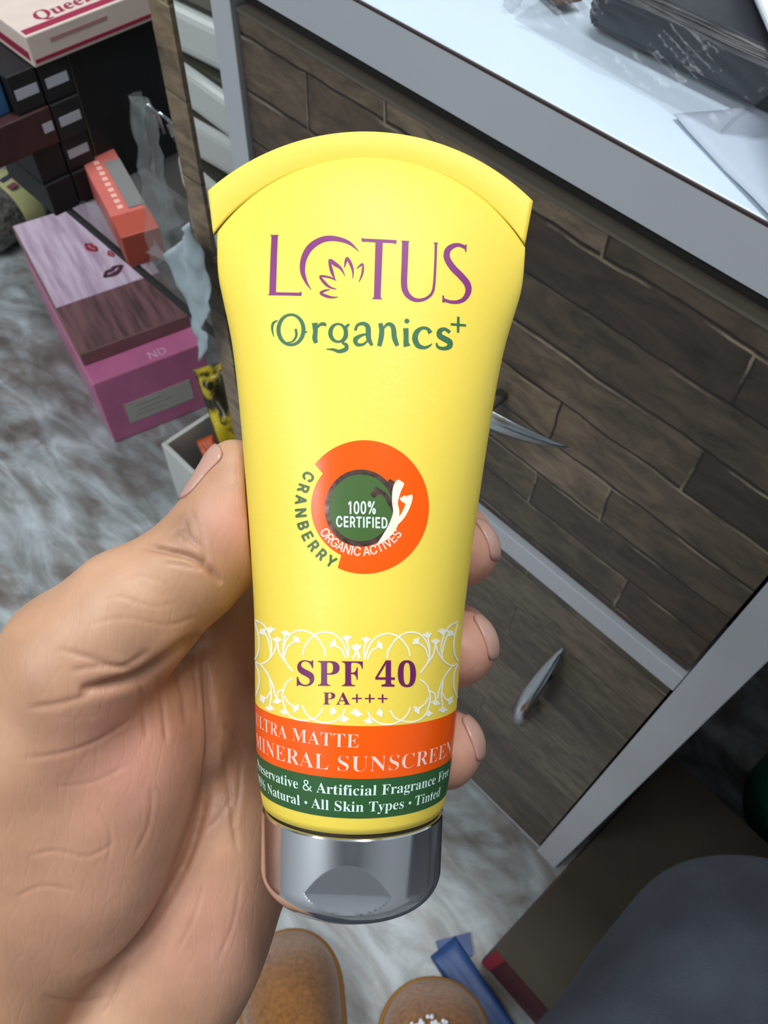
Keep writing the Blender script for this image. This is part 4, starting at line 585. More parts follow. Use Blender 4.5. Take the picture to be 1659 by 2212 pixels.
box('face_print', (-.333, .004, .0221), (-.135, .154, .0226), streak_mat('lilac_print', (186, 158, 182), (226, 202, 222), 1.35, 1.6), g)
box('hair_print', (-.1345, .004, .0221), (-.038, .154, .0226), streak_mat('hair_brown', (92, 68, 68), (134, 96, 98), .5, 1.8), g)
def lips(cx, cy, s, m, name, rot=0):
    P = stroke([(-s, 0, .2 * s), (-.4 * s, .32 * s, .4 * s), (0, .2 * s, .4 * s), (.4 * s, .32 * s, .4 * s), (s, 0, .2 * s)], wmin=.0002) + stroke([(-s, 0, .2 * s), (0, -.35 * s, .5 * s), (s, 0, .2 * s)], wmin=.0002)
    bm = flat_bm([[p] for p in P]); 
    rr = bmesh.ops.extrude_face_region(bm, geom=list(bm.faces))
    for v in [q for q in rr['geom'] if isinstance(q, bmesh.types.BMVert)]: v.co.z += .0004
    o = bmobj(name, bm, m, g); o.matrix_local = Matrix.Translation((cx, cy, .0226)) @ Matrix.Rotation(rot, 4, 'Z'); return o
lips(-.168, .098, .017, mat('plum_print', (88, 46, 66), .4), 'lips_print', 1.9)
lips(-.232, .088, .013, mat('red_print', (160, 48, 62), .4), 'eye_print', .4)
lips(-.205, .108, .008, mat('red_print', (160, 48, 62), .4), 'nose_print', .2)
lips(-.225, .135, .010, mat('plum_print', (88, 46, 66), .4), 'eye_print', .4)

# jar lying on the floor, roll of tape
e = empty('glass_jar', (-1.285, .115, .052), math.radians(12)); tag(e, 'clear jar of black beads with a yellow-green label lying on floor', 'jar')
R90 = Matrix.Rotation(math.radians(-90), 4, 'X')
def latheY(name, prof, m, parent, n=36):
    o = lathe(name, prof, m, None, n); o.data.transform(R90); o.parent = parent; return o
latheY('glass_body', [(.020, -.055), (.044, -.052), (.050, -.04), (.050, .055), (.044, .062), (.020, .064)], mat('jar_beads', (92, 90, 86), .25, var=.75, vscale=120, bump=.8, bscale=110), e)
latheY('label_band', [(.0505, .012), (.0508, .0125), (.0508, .050), (.0505, .0505)], mat('yellow_green_paper', (176, 176, 122), .6, var=.12, vscale=40), e)
latheY('lid', [(.040, .064), (.046, .0645), (.046, .082), (.040, .084), (.01, .0845)], mat('jar_lid', (70, 68, 60), .5), e)
box('label_mark', (.020, .018, .0466), (.032, .034, .0478), mat('wine_print', (122, 64, 80), .6), e)
box('label_mark', (.002, .020, .0503), (.012, .044, .0513), mat('navy_print', (54, 50, 84), .6), e)
e = empty('tape_roll', (-1.262, .262, 0)); tag(e, 'white ring of tape on the floor behind the pink boxes', 'tape roll')
lathe('ring', [(.036, .001), (.056, .001), (.058, .004), (.058, .032), (.056, .035), (.036, .035), (.034, .032), (.034, .004), (.036, .001)], mat('tape_white', (200, 198, 198), .5), e, 40, cap=False)
lathe('core', [(.0315, .002), (.0338, .002), (.0338, .034), (.0315, .034), (.0315, .002)], mat('core_navy', (84, 88, 106), .6), e, 40, cap=False)

# white bin with packets
e = empty('white_bin', (-.556, .10, 0)); tag(e, 'low white open bin on the floor under the glass shelf', 'bin')
M_bin = mat('bin_white', (212, 212, 208), .45)
box('wall', (-.096, -.100, .0), (.090, -.094, .115), M_bin, e, .001); box('wall', (-.096, .094, .0), (.090, .100, .115), M_bin, e, .001)
box('wall', (-.096, -.0935, .0), (-.090, .0935, .115), M_bin, e, .001); box('wall', (.084, -.0935, .0), (.090, .0935, .115), M_bin, e, .001)
box('base', (-.0895, -.0935, 0), (.0835, .0935, .004), mat('bin_floor', (60, 56, 52), .8), e)
def pillow(name, sx, sy, sz, m, parent=None, seed=0, crumple=.12, n=18):
    rnd = np.random.RandomState(seed); V = []
    ph = rnd.rand(8) * 6.28
    for s in (1, -1):
        for i in range(n):
            for j in range(n):
                u, v = -1 + 2 * i / (n - 1), -1 + 2 * j / (n - 1)
                h = ((1 - u ** 4) * (1 - v ** 4)) ** .5 * (1 + crumple * (math.sin(6 * u + ph[0] + 2 * v) + math.sin(8 * v + ph[1] - 3 * u) + (rnd.rand() - .5)))
                V.append((u * sx, v * sy, s * (h * sz + .0004)))
    F = grid_faces(n, n); nv = n * n
    F = [tuple(reversed(f)) for f in F] + [tuple(nv + k for k in f) for f in F]
    rim = [i * n for i in range(n)] + [(n - 1) * n + j for j in range(1, n)] + [i * n + n - 1 for i in range(n - 2, -1, -1)] + [j for j in range(n - 2, 0, -1)]
    F += [(rim[(k + 1) % len(rim)], rim[k], nv + rim[k], nv + rim[(k + 1) % len(rim)]) for k in range(len(rim))]
    return mesh(name, V, F, m, parent, True)
p = pillow('orange_packet', .027, .012, .008, mat('orange_foil', (206, 92, 52), .4, var=.15, vscale=60), None, 2); p.location = (-.612, .046, .084); p.rotation_euler = (.4, .7, -.25)
tag(p, 'small orange packet inside the white bin', 'packet')
p = pillow('dark_packet', .06, .035, .02, mat('dark_foil', (50, 46, 44), .4, var=.3, vscale=40), None, 5); p.location = (-.545, .105, .036); p.rotation_euler = (.1, -.15, .4)
tag(p, 'dark crumpled packet at the bottom of the white bin', 'packet')
ymat = bpy.data.materials.new('yellow_black_foil'); ymat.use_nodes = True; nt = ymat.node_tree
tc = N(nt, 'ShaderNodeTexCoord'); vo = N(nt, 'ShaderNodeTexNoise'); vo.inputs['Scale'].default_value = 38; vo.inputs['Detail'].default_value = 4
rr = N(nt, 'ShaderNodeValToRGB'); rr.color_ramp.elements[0].position = .46; rr.color_ramp.elements[1].position = .58; rr.color_ramp.elements[0].color = lin(46, 40, 22); rr.color_ramp.elements[1].color = lin(214, 190, 40)
nt.links.new(tc.outputs['Object'], vo.inputs['Vector']); nt.links.new(vo.outputs['Fac'], rr.inputs[0]); nt.links.new(rr.outputs[0], nt.nodes['Principled BSDF'].inputs['Base Color']); nt.nodes['Principled BSDF'].inputs['Roughness'].default_value = .25
p = pillow('yellow_packet', .052, .034, .020, ymat, None, 7, .25); p.location = (-.618, .095, .150); p.rotation_euler = (.3, .9, -.3)
tag(p, 'crinkled yellow and black foil packet standing in the white bin', 'packet')

# ------------------------------------------------------------------ things on the worktop
ZT = .7765
e = empty('wrapped_pouch', (-.165, .105, ZT)); tag(e, 'black pouch in clear crinkled plastic wrap on the white worktop', 'pouch')
M_pouch = mat('glossy_black', (15, 17, 22), .34, var=.3, vscale=30, bump=.5, bscale=40)
bm = box_bm((-.038, -.052, .0008), (.060, .075, .022), .0075, 4)
bmesh.ops.subdivide_edges(bm, edges=list(bm.edges), cuts=3, use_grid_fill=True)
rnd = np.random.RandomState(5)
for v in bm.verts: v.co += Vector(rnd.randn(3)) * .00035
bmobj('pouch', bm, M_pouch, e, True)
def sheet_part(name, c, m, parent, **k):
    o = sheet(name, [np.array(p) - np.array(parent.location) for p in c], m, **k); o.parent = parent; return o
w1 = sheet_part('wrap_front', [(-.207, .052, .7975), (-.106, .046, .7995), (-.117, .030, .7785), (-.226, .036, .7785)], M_film2, e, amp=.0012, thick=.0003, n=26, seed=4, fold=6)
w2 = sheet_part('wrap_end', [(-.262, .075, .783), (-.206, .090, .800), (-.206, .052, .797), (-.236, .040, .779)], M_film2, e, amp=.0028, thick=.0003, n=26, seed=9, fold=7)
w3 = sheet_part('wrap_top', [(-.207, .0525, .7998), (-.104, .0525, .8002), (-.100, .17, .8002), (-.203, .17, .7998)], mat('clear_wrap_thin', (120, 126, 134), .08, alpha=.05, bump=.6, bscale=120), e, amp=.0007, thick=.0002, n=26, seed=2, fold=8)
sheet_part('wrap_corner', [(-.106, .046, .799), (-.090, .075, .788), (-.094, .050, .779), (-.117, .030, .7785)], M_film2, e, amp=.0015, thick=.0003, n=14, seed=12)
Mt = Matrix(((.36, -.90, 0, -.2245 + .165), (.90, .36, 0, .0465 - .105), (.1, .1, 1, .0085), (0, 0, 0, 1)))
flat_text('wrap_lettering', 'sans', 'HEN', .0075, mat('grey_ink', (70, 74, 80), .6), e, Mt, thick=.0002)
Mt = Matrix(((.36, -.90, 0, -.2315 + .165), (.90, .36, 0, .0485 - .105), (.1, .1, 1, .0085), (0, 0, 0, 1)))
flat_text('wrap_lettering', 'sans', '24', .0075, mat('grey_ink', (70, 74, 80), .6), e, Mt, thick=.0002)
s = sheet('shadow_sheet', [(-.137, .028, .7773), (-.075, -.0, .7773), (-.02, .07, .7773), (-.09, .10, .7773)], mat('grey_lilac_shadow', (172, 182, 196), .7), .0004, .0004, 16, 3)  # thin grey sheet standing in for the soft shadow on the worktop
tag(s, 'grey-lilac sheet painted as the soft shadow beside the pouch', 'shadow sheet')
e = empty('white_envelope', (-.030, .075, .8022)); e.rotation_euler = (0, 0, math.radians(-46)); tag(e, 'white envelope resting on the black pouch at the frame edge', 'envelope')
bmobj('body', box_bm((-.16, 0, 0), (.075, .11, .004), .0015, 2), mat('white_paper', (226, 232, 238), .6), e)
box('flap', (-.158, .004, .0041), (.073, .05, .0049), mat('white_paper', (226, 232, 238), .6), e)
e.location = (-.125, .058, .8022)
p = pillow('brown_strap', .03, .006, .003, mat('brown_leather', (96, 66, 52), .5, var=.2, vscale=60), None, 3); p.location = (-.244, .072, ZT + .004); p.rotation_euler = (0, 0, -.35)
tag(p, 'brown leather strap end on the worktop by the plastic wrap', 'strap')

# ------------------------------------------------------------------ under the desk
e = empty('green_bucket', (.190, .250, 0)); tag(e, 'dark green plastic bucket under the desk', 'bucket')
M_buck = mat('bucket_green', (10, 92, 70), .45)
lathe('shell', [(.001, .001), (.072, .001), (.075, .004), (.091, .244), (.088, .244), (.072, .008), (.001, .008)], M_buck, e, 56, cap=False)
lathe('rim', [(.0905, .238), (.0965, .240), (.0975, .250), (.094, .254), (.088, .252), (.0875, .244), (.0905, .238)], M_buck, e, 56, cap=False)
V, F = tube_along([(.0955 * math.cos(a), .0955 * math.sin(a), .226 - .05 * math.sin((a + .5) * 1.0)) for a in np.linspace(-.5, math.pi - .5, 24)], .0022)
mesh('bail', V, F, M_chrome, e, True)
e = empty('maroon_carton', (.027, -.124, 0), math.radians(-2)); tag(e, 'dark carton with red edges standing on floor beside the knee', 'box')
M_olive = mat('olive_card', (50, 42, 30), .7, var=.15, vscale=20)
bmobj('body', box_bm((0, 0, .004), (.27, .26, .118), .002), mat('maroon_card', (74, 34, 38), .6, var=.25, vscale=30), e)
box('lid', (-.001, -.001, .1182), (.271, .261, .1202), M_olive, e)
box('red_edge', (-.0008, .001, .102), (0.0, .259, .1180), mat('red_card', (150, 40, 48), .5), e)
box('red_edge', (.001, -.0012, .006), (.012, -.0002, .117), mat('red_card', (150, 40, 48), .5), e)
p = pillow('blue_bag', .060, .016, .0045, mat('blue_plastic', (38, 68, 118), .45, var=.15, vscale=40), None, 6, .05); p.location = (.050, -.1515, .0052); p.rotation_euler = (0, 0, -.16)
tag(p, 'flat blue plastic bag on the floor along the dark carton', 'bag')
p2 = mesh('corner_tab', [(-.002, -.020, .003), (.022, -.026, .003), (.030, .004, .003), (.012, .014, .003), (-.002, -.020, .0045), (.022, -.026, .0045), (.030, .004, .0045), (.012, .014, .0045)],
          [(3, 2, 1, 0), (4, 5, 6, 7), (0, 1, 5, 4), (1, 2, 6, 5), (2, 3, 7, 6), (3, 0, 4, 7)], mat('blue_plastic', (38, 68, 118), .45), None)
p2.parent = p; p2.matrix_parent_inverse = Matrix.Identity(4); p2.location = (-.066, .017, -.005)

# ------------------------------------------------------------------ jeans leg
def denim():
    m = bpy.data.materials.new('charcoal_denim'); m.use_nodes = True; nt = m.node_tree; b = nt.nodes['Principled BSDF']
    tc = N(nt, 'ShaderNodeTexCoord'); mp = N(nt, 'ShaderNodeMapping'); mp.inputs['Rotation'].default_value = (.4, .3, .9)
    nt.links.new(tc.outputs['Object'], mp.inputs[0])
    wv = N(nt, 'ShaderNodeTexWave'); wv.inputs['Scale'].default_value = 520; wv.inputs['Distortion'].default_value = 1.2; wv.inputs['Detail'].default_value = 2; wv.inputs['Detail Scale'].default_value = 3
    ns = N(nt, 'ShaderNodeTexNoise'); ns.inputs['Scale'].default_value = 16; ns.inputs['Detail'].default_value = 8
    nt.links.new(mp.outputs[0], wv.inputs['Vector']); nt.links.new(tc.outputs['Object'], ns.inputs['Vector'])
    mx = N(nt, 'ShaderNodeMath', operation='MULTIPLY_ADD'); mx.inputs[1].default_value = .45; nt.links.new(wv.outputs['Fac'], mx.inputs[0]); nt.links.new(ns.outputs['Fac'], mx.inputs[2])
    r = N(nt, 'ShaderNodeValToRGB'); r.color_ramp.elements[0].position = .4; r.color_ramp.elements[0].color = lin(32, 36, 45); r.color_ramp.elements[1].position = 1.0; r.color_ramp.elements[1].color = lin(86, 92, 104)
    nt.links.new(mx.outputs[0], r.inputs[0]); nt.links.new(r.outputs[0], b.inputs['Base Color']); b.inputs['Roughness'].default_value = .9
    bp = N(nt, 'ShaderNodeBump'); bp.inputs['Strength'].default_value = .8; bp.inputs['Distance'].default_value = .001; nt.links.new(wv.outputs['Fac'], bp.inputs['Height']); nt.links.new(bp.outputs[0], b.inputs['Normal'])
    return m
K = np.array([.135, -.121, .470]); HIP = np.array([.15, -.62, .50]); ANK = np.array([.14, -.30, .145])
def leg_sdf(P):
    d = smin(sd_cone(P, K, HIP, .078, .108), sd_cone(P, K, ANK, .068, .054), .04)
    d = d + .0035 * np.sin(P[..., 1] * 55 + 3 * np.sin(P[..., 0] * 30)) * np.sin(P[..., 2] * 40 + 1)
    return d
V, Q = surface_nets(leg_sdf, (-.02, -.74, .06), (.30, .02, .63), .009)
jl = np_mesh('trouser_leg', V - K, Q, denim()); jl.location = K
md = jl.modifiers.new('smooth', 'SUBSURF'); md.levels = 1; md.render_levels = 1
tag(jl, 'charcoal denim trouser leg over a bent knee, lower right', 'jeans')

# ------------------------------------------------------------------ slippers
def cord():
    m = bpy.data.materials.new('brown_plush'); m.use_nodes = True; nt = m.node_tree; b = nt.nodes['Principled BSDF']
    tc = N(nt, 'ShaderNodeTexCoord'); ns = N(nt, 'ShaderNodeTexNoise'); ns.inputs['Scale'].default_value = 260; ns.inputs['Detail'].default_value = 4
    n2 = N(nt, 'ShaderNodeTexNoise'); n2.inputs['Scale'].default_value = 22; n2.inputs['Detail'].default_value = 4
    wv = N(nt, 'ShaderNodeTexWave'); wv.bands_direction = 'Y'; wv.inputs['Scale'].default_value = 240; wv.inputs['Distortion'].default_value = 3.0
    for q in (ns, n2, wv): nt.links.new(tc.outputs['Object'], q.inputs['Vector'])
    mx = N(nt, 'ShaderNodeMixRGB'); mx.inputs[0].default_value = .4; nt.links.new(ns.outputs['Fac'], mx.inputs[1]); nt.links.new(n2.outputs['Fac'], mx.inputs[2])
    r = N(nt, 'ShaderNodeValToRGB'); r.color_ramp.elements[0].position = .3; r.color_ramp.elements[0].color = lin(104, 62, 22); r.color_ramp.elements[1].position = .68; r.color_ramp.elements[1].color = lin(176, 116, 48)
    nt.links.new(mx.outputs[0], r.inputs[0]); nt.links.new(r.outputs[0], b.inputs['Base Color']); b.inputs['Roughness'].default_value = .95; b.inputs['Sheen Weight'].default_value = .4
    ad = N(nt, 'ShaderNodeMath', operation='ADD'); nt.links.new(ns.outputs['Fac'], ad.inputs[0]); nt.links.new(wv.outputs['Fac'], ad.inputs[1])
    bp = N(nt, 'ShaderNodeBump'); bp.inputs['Strength'].default_value = .55; bp.inputs['Distance'].default_value = .002; nt.links.new(ad.outputs[0], bp.inputs['Height']); nt.links.new(bp.outputs[0], b.inputs['Normal'])
    return m
M_cord = cord(); M_pipe = mat('tan_piping', (150, 104, 42), .9, bump=.5, bscale=300)
def slipper(toe, rz, label, W=.050, H=.058, fluff=False):
    e = empty('slipper', (toe[0], toe[1], 0), rz); tag(e, label, 'slipper', 'brown plush slippers')
    L = .265; ny = 40
    def hw(t):      # t 0 at the toe, 1 at the heel
        return W * (1 - (1 - min(t / .22, 1)) ** 2.3) ** .5 * (1 - .18 * smoothstep(.3, .7, t)) * (1 - max(0, (t - .86) / .14) ** 2.2) ** .5 + .001
    ts = [0.5 - .5 * math.cos(math.pi * i / ny) for i in range(ny + 1)]
    out = [(hw(t), -t * L) for t in ts] + [(-hw(t), -t * L) for t in reversed(ts)]
    bm = bmesh.new(); lo = [bm.verts.new((x, y, .001)) for x, y in out]; hi = [bm.verts.new((x * 1.02, y, .020)) for x, y in out]
    bm.faces.new(list(reversed(lo))); bm.faces.new(hi); n = len(out)
    for i in range(n): bm.faces.new((lo[i], lo[(i + 1) % n], hi[(i + 1) % n], hi[i]))
    bmobj('sole', bm, mat('sole_rubber', (92, 70, 44), .8), e)
    V = []; nu = 28; nv = 26
    for i in range(nv):
        t = (i / (nv - 1)) ** 1.5 * .56
        h = H * (1 - (1 - min(t / .30, 1)) ** 2.2) ** .6 + .004
        for j in range(nu):
            a = math.pi * j / (nu - 1)
            V.append((hw(t) * math.cos(a) * 1.01, -t * L, .0205 + h * math.sin(a) ** .85))
    up = mesh('upper', V, grid_faces(nv, nu), M_cord, e, True)
    sd = up.modifiers.new('thick', 'SOLIDIFY'); sd.thickness = .004; sd.offset = -1
    sb = up.modifiers.new('sub', 'SUBSURF'); sb.levels = 1; sb.render_levels = 1
    side = [(x * 1.04, y, .0205) for x, y in out[:32]]
    V, F = tube_along([(-x, y, z) for x, y, z in reversed(side)] + [(0, .0006, .0205)] + side, .0026); mesh('piping', V, F, M_pipe, e, True)
    V, F = tube_along([(hw(.56) * math.cos(a) * 1.01, -.56 * L, .0205 + (H + .004) * math.sin(a) ** .85) for a in np.linspace(0, math.pi, 24)], .0035); mesh('collar', V, F, M_pipe, e, True)
    box('insole', (-W * .72, -L * .93, .0202), (W * .72, -L * .06, .0225), mat('insole_brown', (120, 84, 46), .95), e, .001)
    if fluff:
        rnd = np.random.RandomState(3); bm = bmesh.new()
        for k in range(60):
            c = Vector((rnd.randn() * .010 - .004, -.045 + rnd.randn() * .006, .0745 + rnd.rand() * .003))
            bmesh.ops.create_icosphere(bm, subdivisions=1, radius=.0022, matrix=Matrix.Translation(c))
        o = bmobj('white_fluff', bm, mat('white_fluff', (226, 226, 232), .95), e, True); o['kind'] = 'stuff'
    return e
slipper((-.128, -.247), math.radians(53), 'brown plush slipper under the hand, nearest the silver cap', .046)
slipper((.004, -.172), math.radians(45), 'brown plush slipper beside the blue bag, with white fluff', .050, fluff=True)

# ------------------------------------------------------------------ squeeze tube (local frame in metres: X across, Y away from viewer, Z along the tube)
AX = 160.0                                   # mm from the lens to the tube's axis
TH = math.radians(1.85); X0 = -4.14
ct, st_ = math.cos(TH), math.sin(TH)
tube_local = Matrix(((ct, 0, st_, X0 / 1000), (-st_, 0, ct, 0), (0, -1, 0, -AX / 1000), (0, 0, 0, 1)))
TUBE_M = cam_matrix() @ tube_local
ZB, ZM = -55.4, 63.0
KZ = np.array([-55.4, -53.5, -48.5, -39.6, -20.8, -11.9, 9.4, 31.7, 45, 52, 57, 60, 62, 63])
KA = np.array([17.3, 17.7, 18.4, 19.1, 19.95, 20.7, 23.0, 25.9, 28.1, 29.1, 29.5, 29.6, 29.65, 29.65])
KB = np.array([17.3, 17.7, 18.4, 19.0, 18.6, 17.8, 15.2, 11.4, 8.6, 6.4, 4.3, 2.7, 1.4, .55])
def pchip(x, xs, ys):
    x = np.asarray(x, float); h = np.diff(xs); d = np.diff(ys) / h; m = np.zeros_like(ys)
    m[0], m[-1] = d[0], d[-1]
    for i in range(1, len(xs) - 1):
        m[i] = 0 if d[i - 1] * d[i] <= 0 else 2 * d[i - 1] * d[i] / (d[i - 1] + d[i])
    i = np.clip(np.searchsorted(xs, x) - 1, 0, len(xs) - 2); t = np.clip((x - xs[i]) / h[i], 0, 1)
    return ((1 + 2 * t) * (1 - t) ** 2 * ys[i] + t * (1 - t) ** 2 * h[i] * m[i] + t * t * (3 - 2 * t) * ys[i + 1] + t * t * (t - 1) * h[i] * m[i + 1])
def circ_drop(x, hw, sag):
    R_ = (hw * hw + sag * sag) / (2 * sag); return R_ - np.sqrt(np.maximum(R_ * R_ - x * x, 0))
def z_crimp(x): return 68.2 - circ_drop(x + .4, 29.2, 15.1)
def z_top(x): return 73.1 - circ_drop(x + .5, 31.1, 12.3)
def warp(zl): return smoothstep(18, 63, zl)
def z_of(zl, x): return zl + warp(zl) * (z_crimp(x) - ZM)
def zl_of(z, x):
    lo = np.full(np.shape(z), -70.0); hi = np.full(np.shape(z), ZM)
    for _ in range(40):
        m = (lo + hi) / 2; g = z_of(m, x) < z; lo = np.where(g, m, lo); hi = np.where(g, hi, m)
    return (lo + hi) / 2
def front_h(x, z):
    x = np.asarray(x, float); z = np.asarray(z, float); zl = zl_of(z, x)
    a = pchip(zl, KZ, KA); b = pchip(zl, KZ, KB)
    return b * np.sqrt(np.clip(1 - (x / a) ** 2, 0.0004, 1))
def px2tube(p):
    """photo position of a print -> (X, Z) on the tube's own front"""
    p = np.asarray(p, float); dx = (p[:, 0] - 829.5) / FPX; dy = -(p[:, 1] - 1106) / FPX
    D = np.full(len(p), AX - 15)
    for _ in range(12):
        xc = dx * D - X0; yc = dy * D
        X = ct * xc - st_ * yc; Z = st_ * xc + ct * yc
        D = AX - front_h(np.clip(X, -30, 30), np.clip(Z, -56, 66))
    return np.stack([X, Z], 1)

tube = empty('sunscreen_tube', matrix=TUBE_M); tag(tube, 'yellow plastic squeeze tube with a silver cap held in the hand', 'tube')
def yellow():
    m = mat('yellow_plastic', (246, 217, 84), .46, sss=0, coat=.0, bump=.05, bscale=900)
    return m
M_yel = yellow()
# body: closed surface, rows bend into the arched seal at the top
nv, nu = 170, 120; V = []
zl = ZB + (ZM - ZB) * np.linspace(0, 1, nv) ** .9
for q in zl:
    a = float(pchip(q, KZ, KA)); b = float(pchip(q, KZ, KB))
    ph = 2 * math.pi * np.arange(nu) / nu
    X = a * np.sin(ph); Y = -b * np.cos(ph); Z = z_of(np.full(nu, q), X)
    V.append(np.stack([X, Y, Z], 1))
V = np.vstack(V) / 1000
body = mesh('tube_body', V, grid_faces(nv, nu, True) + [tuple(reversed(range(nu)))], M_yel, tube, True)
# flat sealed end
V = []; nx, nz = 80, 14; xs = np.linspace(-1, 1, nx)
prof = [(0, .50), (.03, .72), (.07, .80), (.5, .78), (.9, .74), (.97, .62), (1, .3)]
for s in (-1, 1):
    for t, th in prof:
        for x in xs:
            wdt = 29.9 + 1.3 * t
            X = x * wdt - .4
            z0 = z_crimp(np.clip(x * 29.3 - .4, -40, 40)) - .6; z1 = z_top(x * 31.1 - .5)
            V.append((X, s * th, z0 + (z1 - z0) * t))
npf = len(prof); F = grid_faces(npf, nx); off = npf * nx
F = F + [tuple(off + k for k in reversed(f)) for f in F]
for i in range(npf - 1):
    F.append((i * nx, (i + 1) * nx, off + (i + 1) * nx, off + i * nx)); k = nx - 1
    F.append((off + i * nx + k, off + (i + 1) * nx + k, (i + 1) * nx + k, i * nx + k))
for j in range(nx - 1):
    F.append(((npf - 1) * nx + j, (npf - 1) * nx + j + 1, off + (npf - 1) * nx + j + 1, off + (npf - 1) * nx + j))
seal = mesh('sealed_end', np.array(V) / 1000, F, M_yel, tube, True)

# print on the tube -------------------------------------------------
def wrap_print(name, shapes, m, off=.05, edge=1.0, parent=None, bold=0.0):
    """2-D shapes in tube millimetres laid on the tube's front as a thin film; bold thickens the strokes"""
    bms = bmesh.new()
    sh_ = [(0, 0)] if not bold else [(0, 0), (bold, 0), (-bold, 0), (0, bold), (0, -bold)]
    for k_, (dx, dz) in enumerate(sh_):
        bm = flat_bm([[np.asarray(r) + np.array([dx, dz]) for r in rings] for rings in shapes], edge)
        co = np.array([v.co[:2] for v in bm.verts]); X, Z = co[:, 0], co[:, 1]
        e_ = .15
        h = front_h(X, Z); hx = (front_h(X + e_, Z) - front_h(X - e_, Z)) / (2 * e_); hz = (front_h(X, Z + e_) - front_h(X, Z - e_)) / (2 * e_)
        n = np.stack([-hx, -np.ones_like(hx), -hz], 1); n /= np.linalg.norm(n, axis=1)[:, None]
        P = np.stack([X, -h, Z], 1) + n * (off + .006 * k_)
        for v, p in zip(bm.verts, P): v.co = Vector(p / 1000)
        bm.normal_update()
        for f in bm.faces:
            if f.normal.y > 0: f.normal_flip()
        tm = bpy.data.meshes.new('t'); bm.to_mesh(tm); bm.free(); bms.from_mesh(tm); bpy.data.meshes.remove(tm)
    return bmobj(name, bms, m, tube if parent is None else parent, True)
def crop(o, s):
    o = np.array(o, float); return lambda r: px2tube(np.asarray(r, float)[:, :2] / s + o)
M_pur = mat('purple_ink', (132, 40, 116), .5); M_grn = mat('green_ink', (50, 104, 68), .5)
M_ora = mat('orange_ink', (255, 92, 8), .22); M_dgr = mat('dark_green_ink', (66, 98, 42), .4)
M_dg2 = mat('band_green_ink', (48, 92, 50), .4); M_wht = mat('white_ink', (250, 246, 226), .4); M_mint = mat('mint_ink', (226, 252, 240), .4); M_pnk = mat('pale_pink_ink', (255, 214, 200), .4)
M_foil = mat('foil_ink', (120, 96, 90), .25, .9, var=.5, vscale=900); M_crm = mat('cream_ink', (255, 244, 214), .3); M_lpur = mat('plum_ink', (112, 34, 92), .35)
M_leg = mat('legend_green_ink', (64, 96, 40), .4)

C2 = crop((520, 460), 2.9625)
L = [[(190, 141), (244, 141), (238, 152), (226, 508), (372, 511), (391, 504), (389, 531), (175, 527), (183, 517), (197, 153)]]
T = [[(772, 159), (790, 165), (998, 175), (994, 200), (975, 193), (909, 190), (895, 540), (906, 553), (839, 551), (852, 540), (862, 189), (800, 184), (775, 185)]]
U = stroke([(1053, 184, 42), (1050, 300, 41), (1045, 450, 40), (1058, 510, 36), (1095, 548, 28), (1140, 559, 22), (1190, 545, 18), (1225, 510, 17), (1238, 450, 16), (1246, 300, 15), (1249, 196, 16)])
Uf = [[(1028, 177), (1079, 180), (1076, 190), (1031, 188)], [(1234, 189), (1263, 191), (1260, 199), (1237, 198)]]
S = stroke([(1441, 224, 22), (1400, 206, 22), (1360, 211, 30), (1324, 240, 38), (1320, 290, 40), (1356, 350, 42), (1410, 405, 42), (1449, 455, 42), (1456, 502, 38), (1432, 548, 30), (1390, 569, 24), (1340, 569, 20), (1300, 556, 20)])
Sf = [[(1436, 202), (1446, 204), (1443, 251), (1434, 246)], [(1290, 526), (1300, 530), (1304, 574), (1289, 571)]]
O = stroke([(757, 246, 2), (690, 190, 22), (600, 164, 32), (520, 172, 38), (447, 218, 42), (405, 290, 38), (396, 370, 32), (418, 440, 18), (452, 494, 2)])
petals = [[(605, 430, 2), (583, 375, 16), (569, 304, 12), (600, 325, 20), (640, 355, 12), (667, 402, 2)], [(664, 352, 2), (672, 312, 12), (682, 290, 12), (705, 330, 15), (718, 375, 9), (717, 420, 2)],
          [(742, 356, 2), (765, 337, 9), (781, 328, 8), (781, 370, 11), (771, 410, 8), (756, 442, 2)], [(612, 433, 2), (570, 413, 9), (510, 406, 10), (535, 445, 15), (570, 475, 10), (613, 488, 2)],
          [(572, 490, 2), (540, 497, 9), (512, 513, 12), (550, 533, 14), (590, 541, 8), (622, 538, 2)]]
shp = [[C2(p)] for p in L + T + U + Uf + S + Sf + O] + [[C2(stroke([(q[0], q[1], q[2] * 1.25 + 1) for q in p])[0])] for p in petals]
wrap_print('brand_lettering', shp, M_pur)
g = []
g.append([C2(ellipse(322, 748, 93, 105)), C2(ellipse(322, 747, 67, 88))])
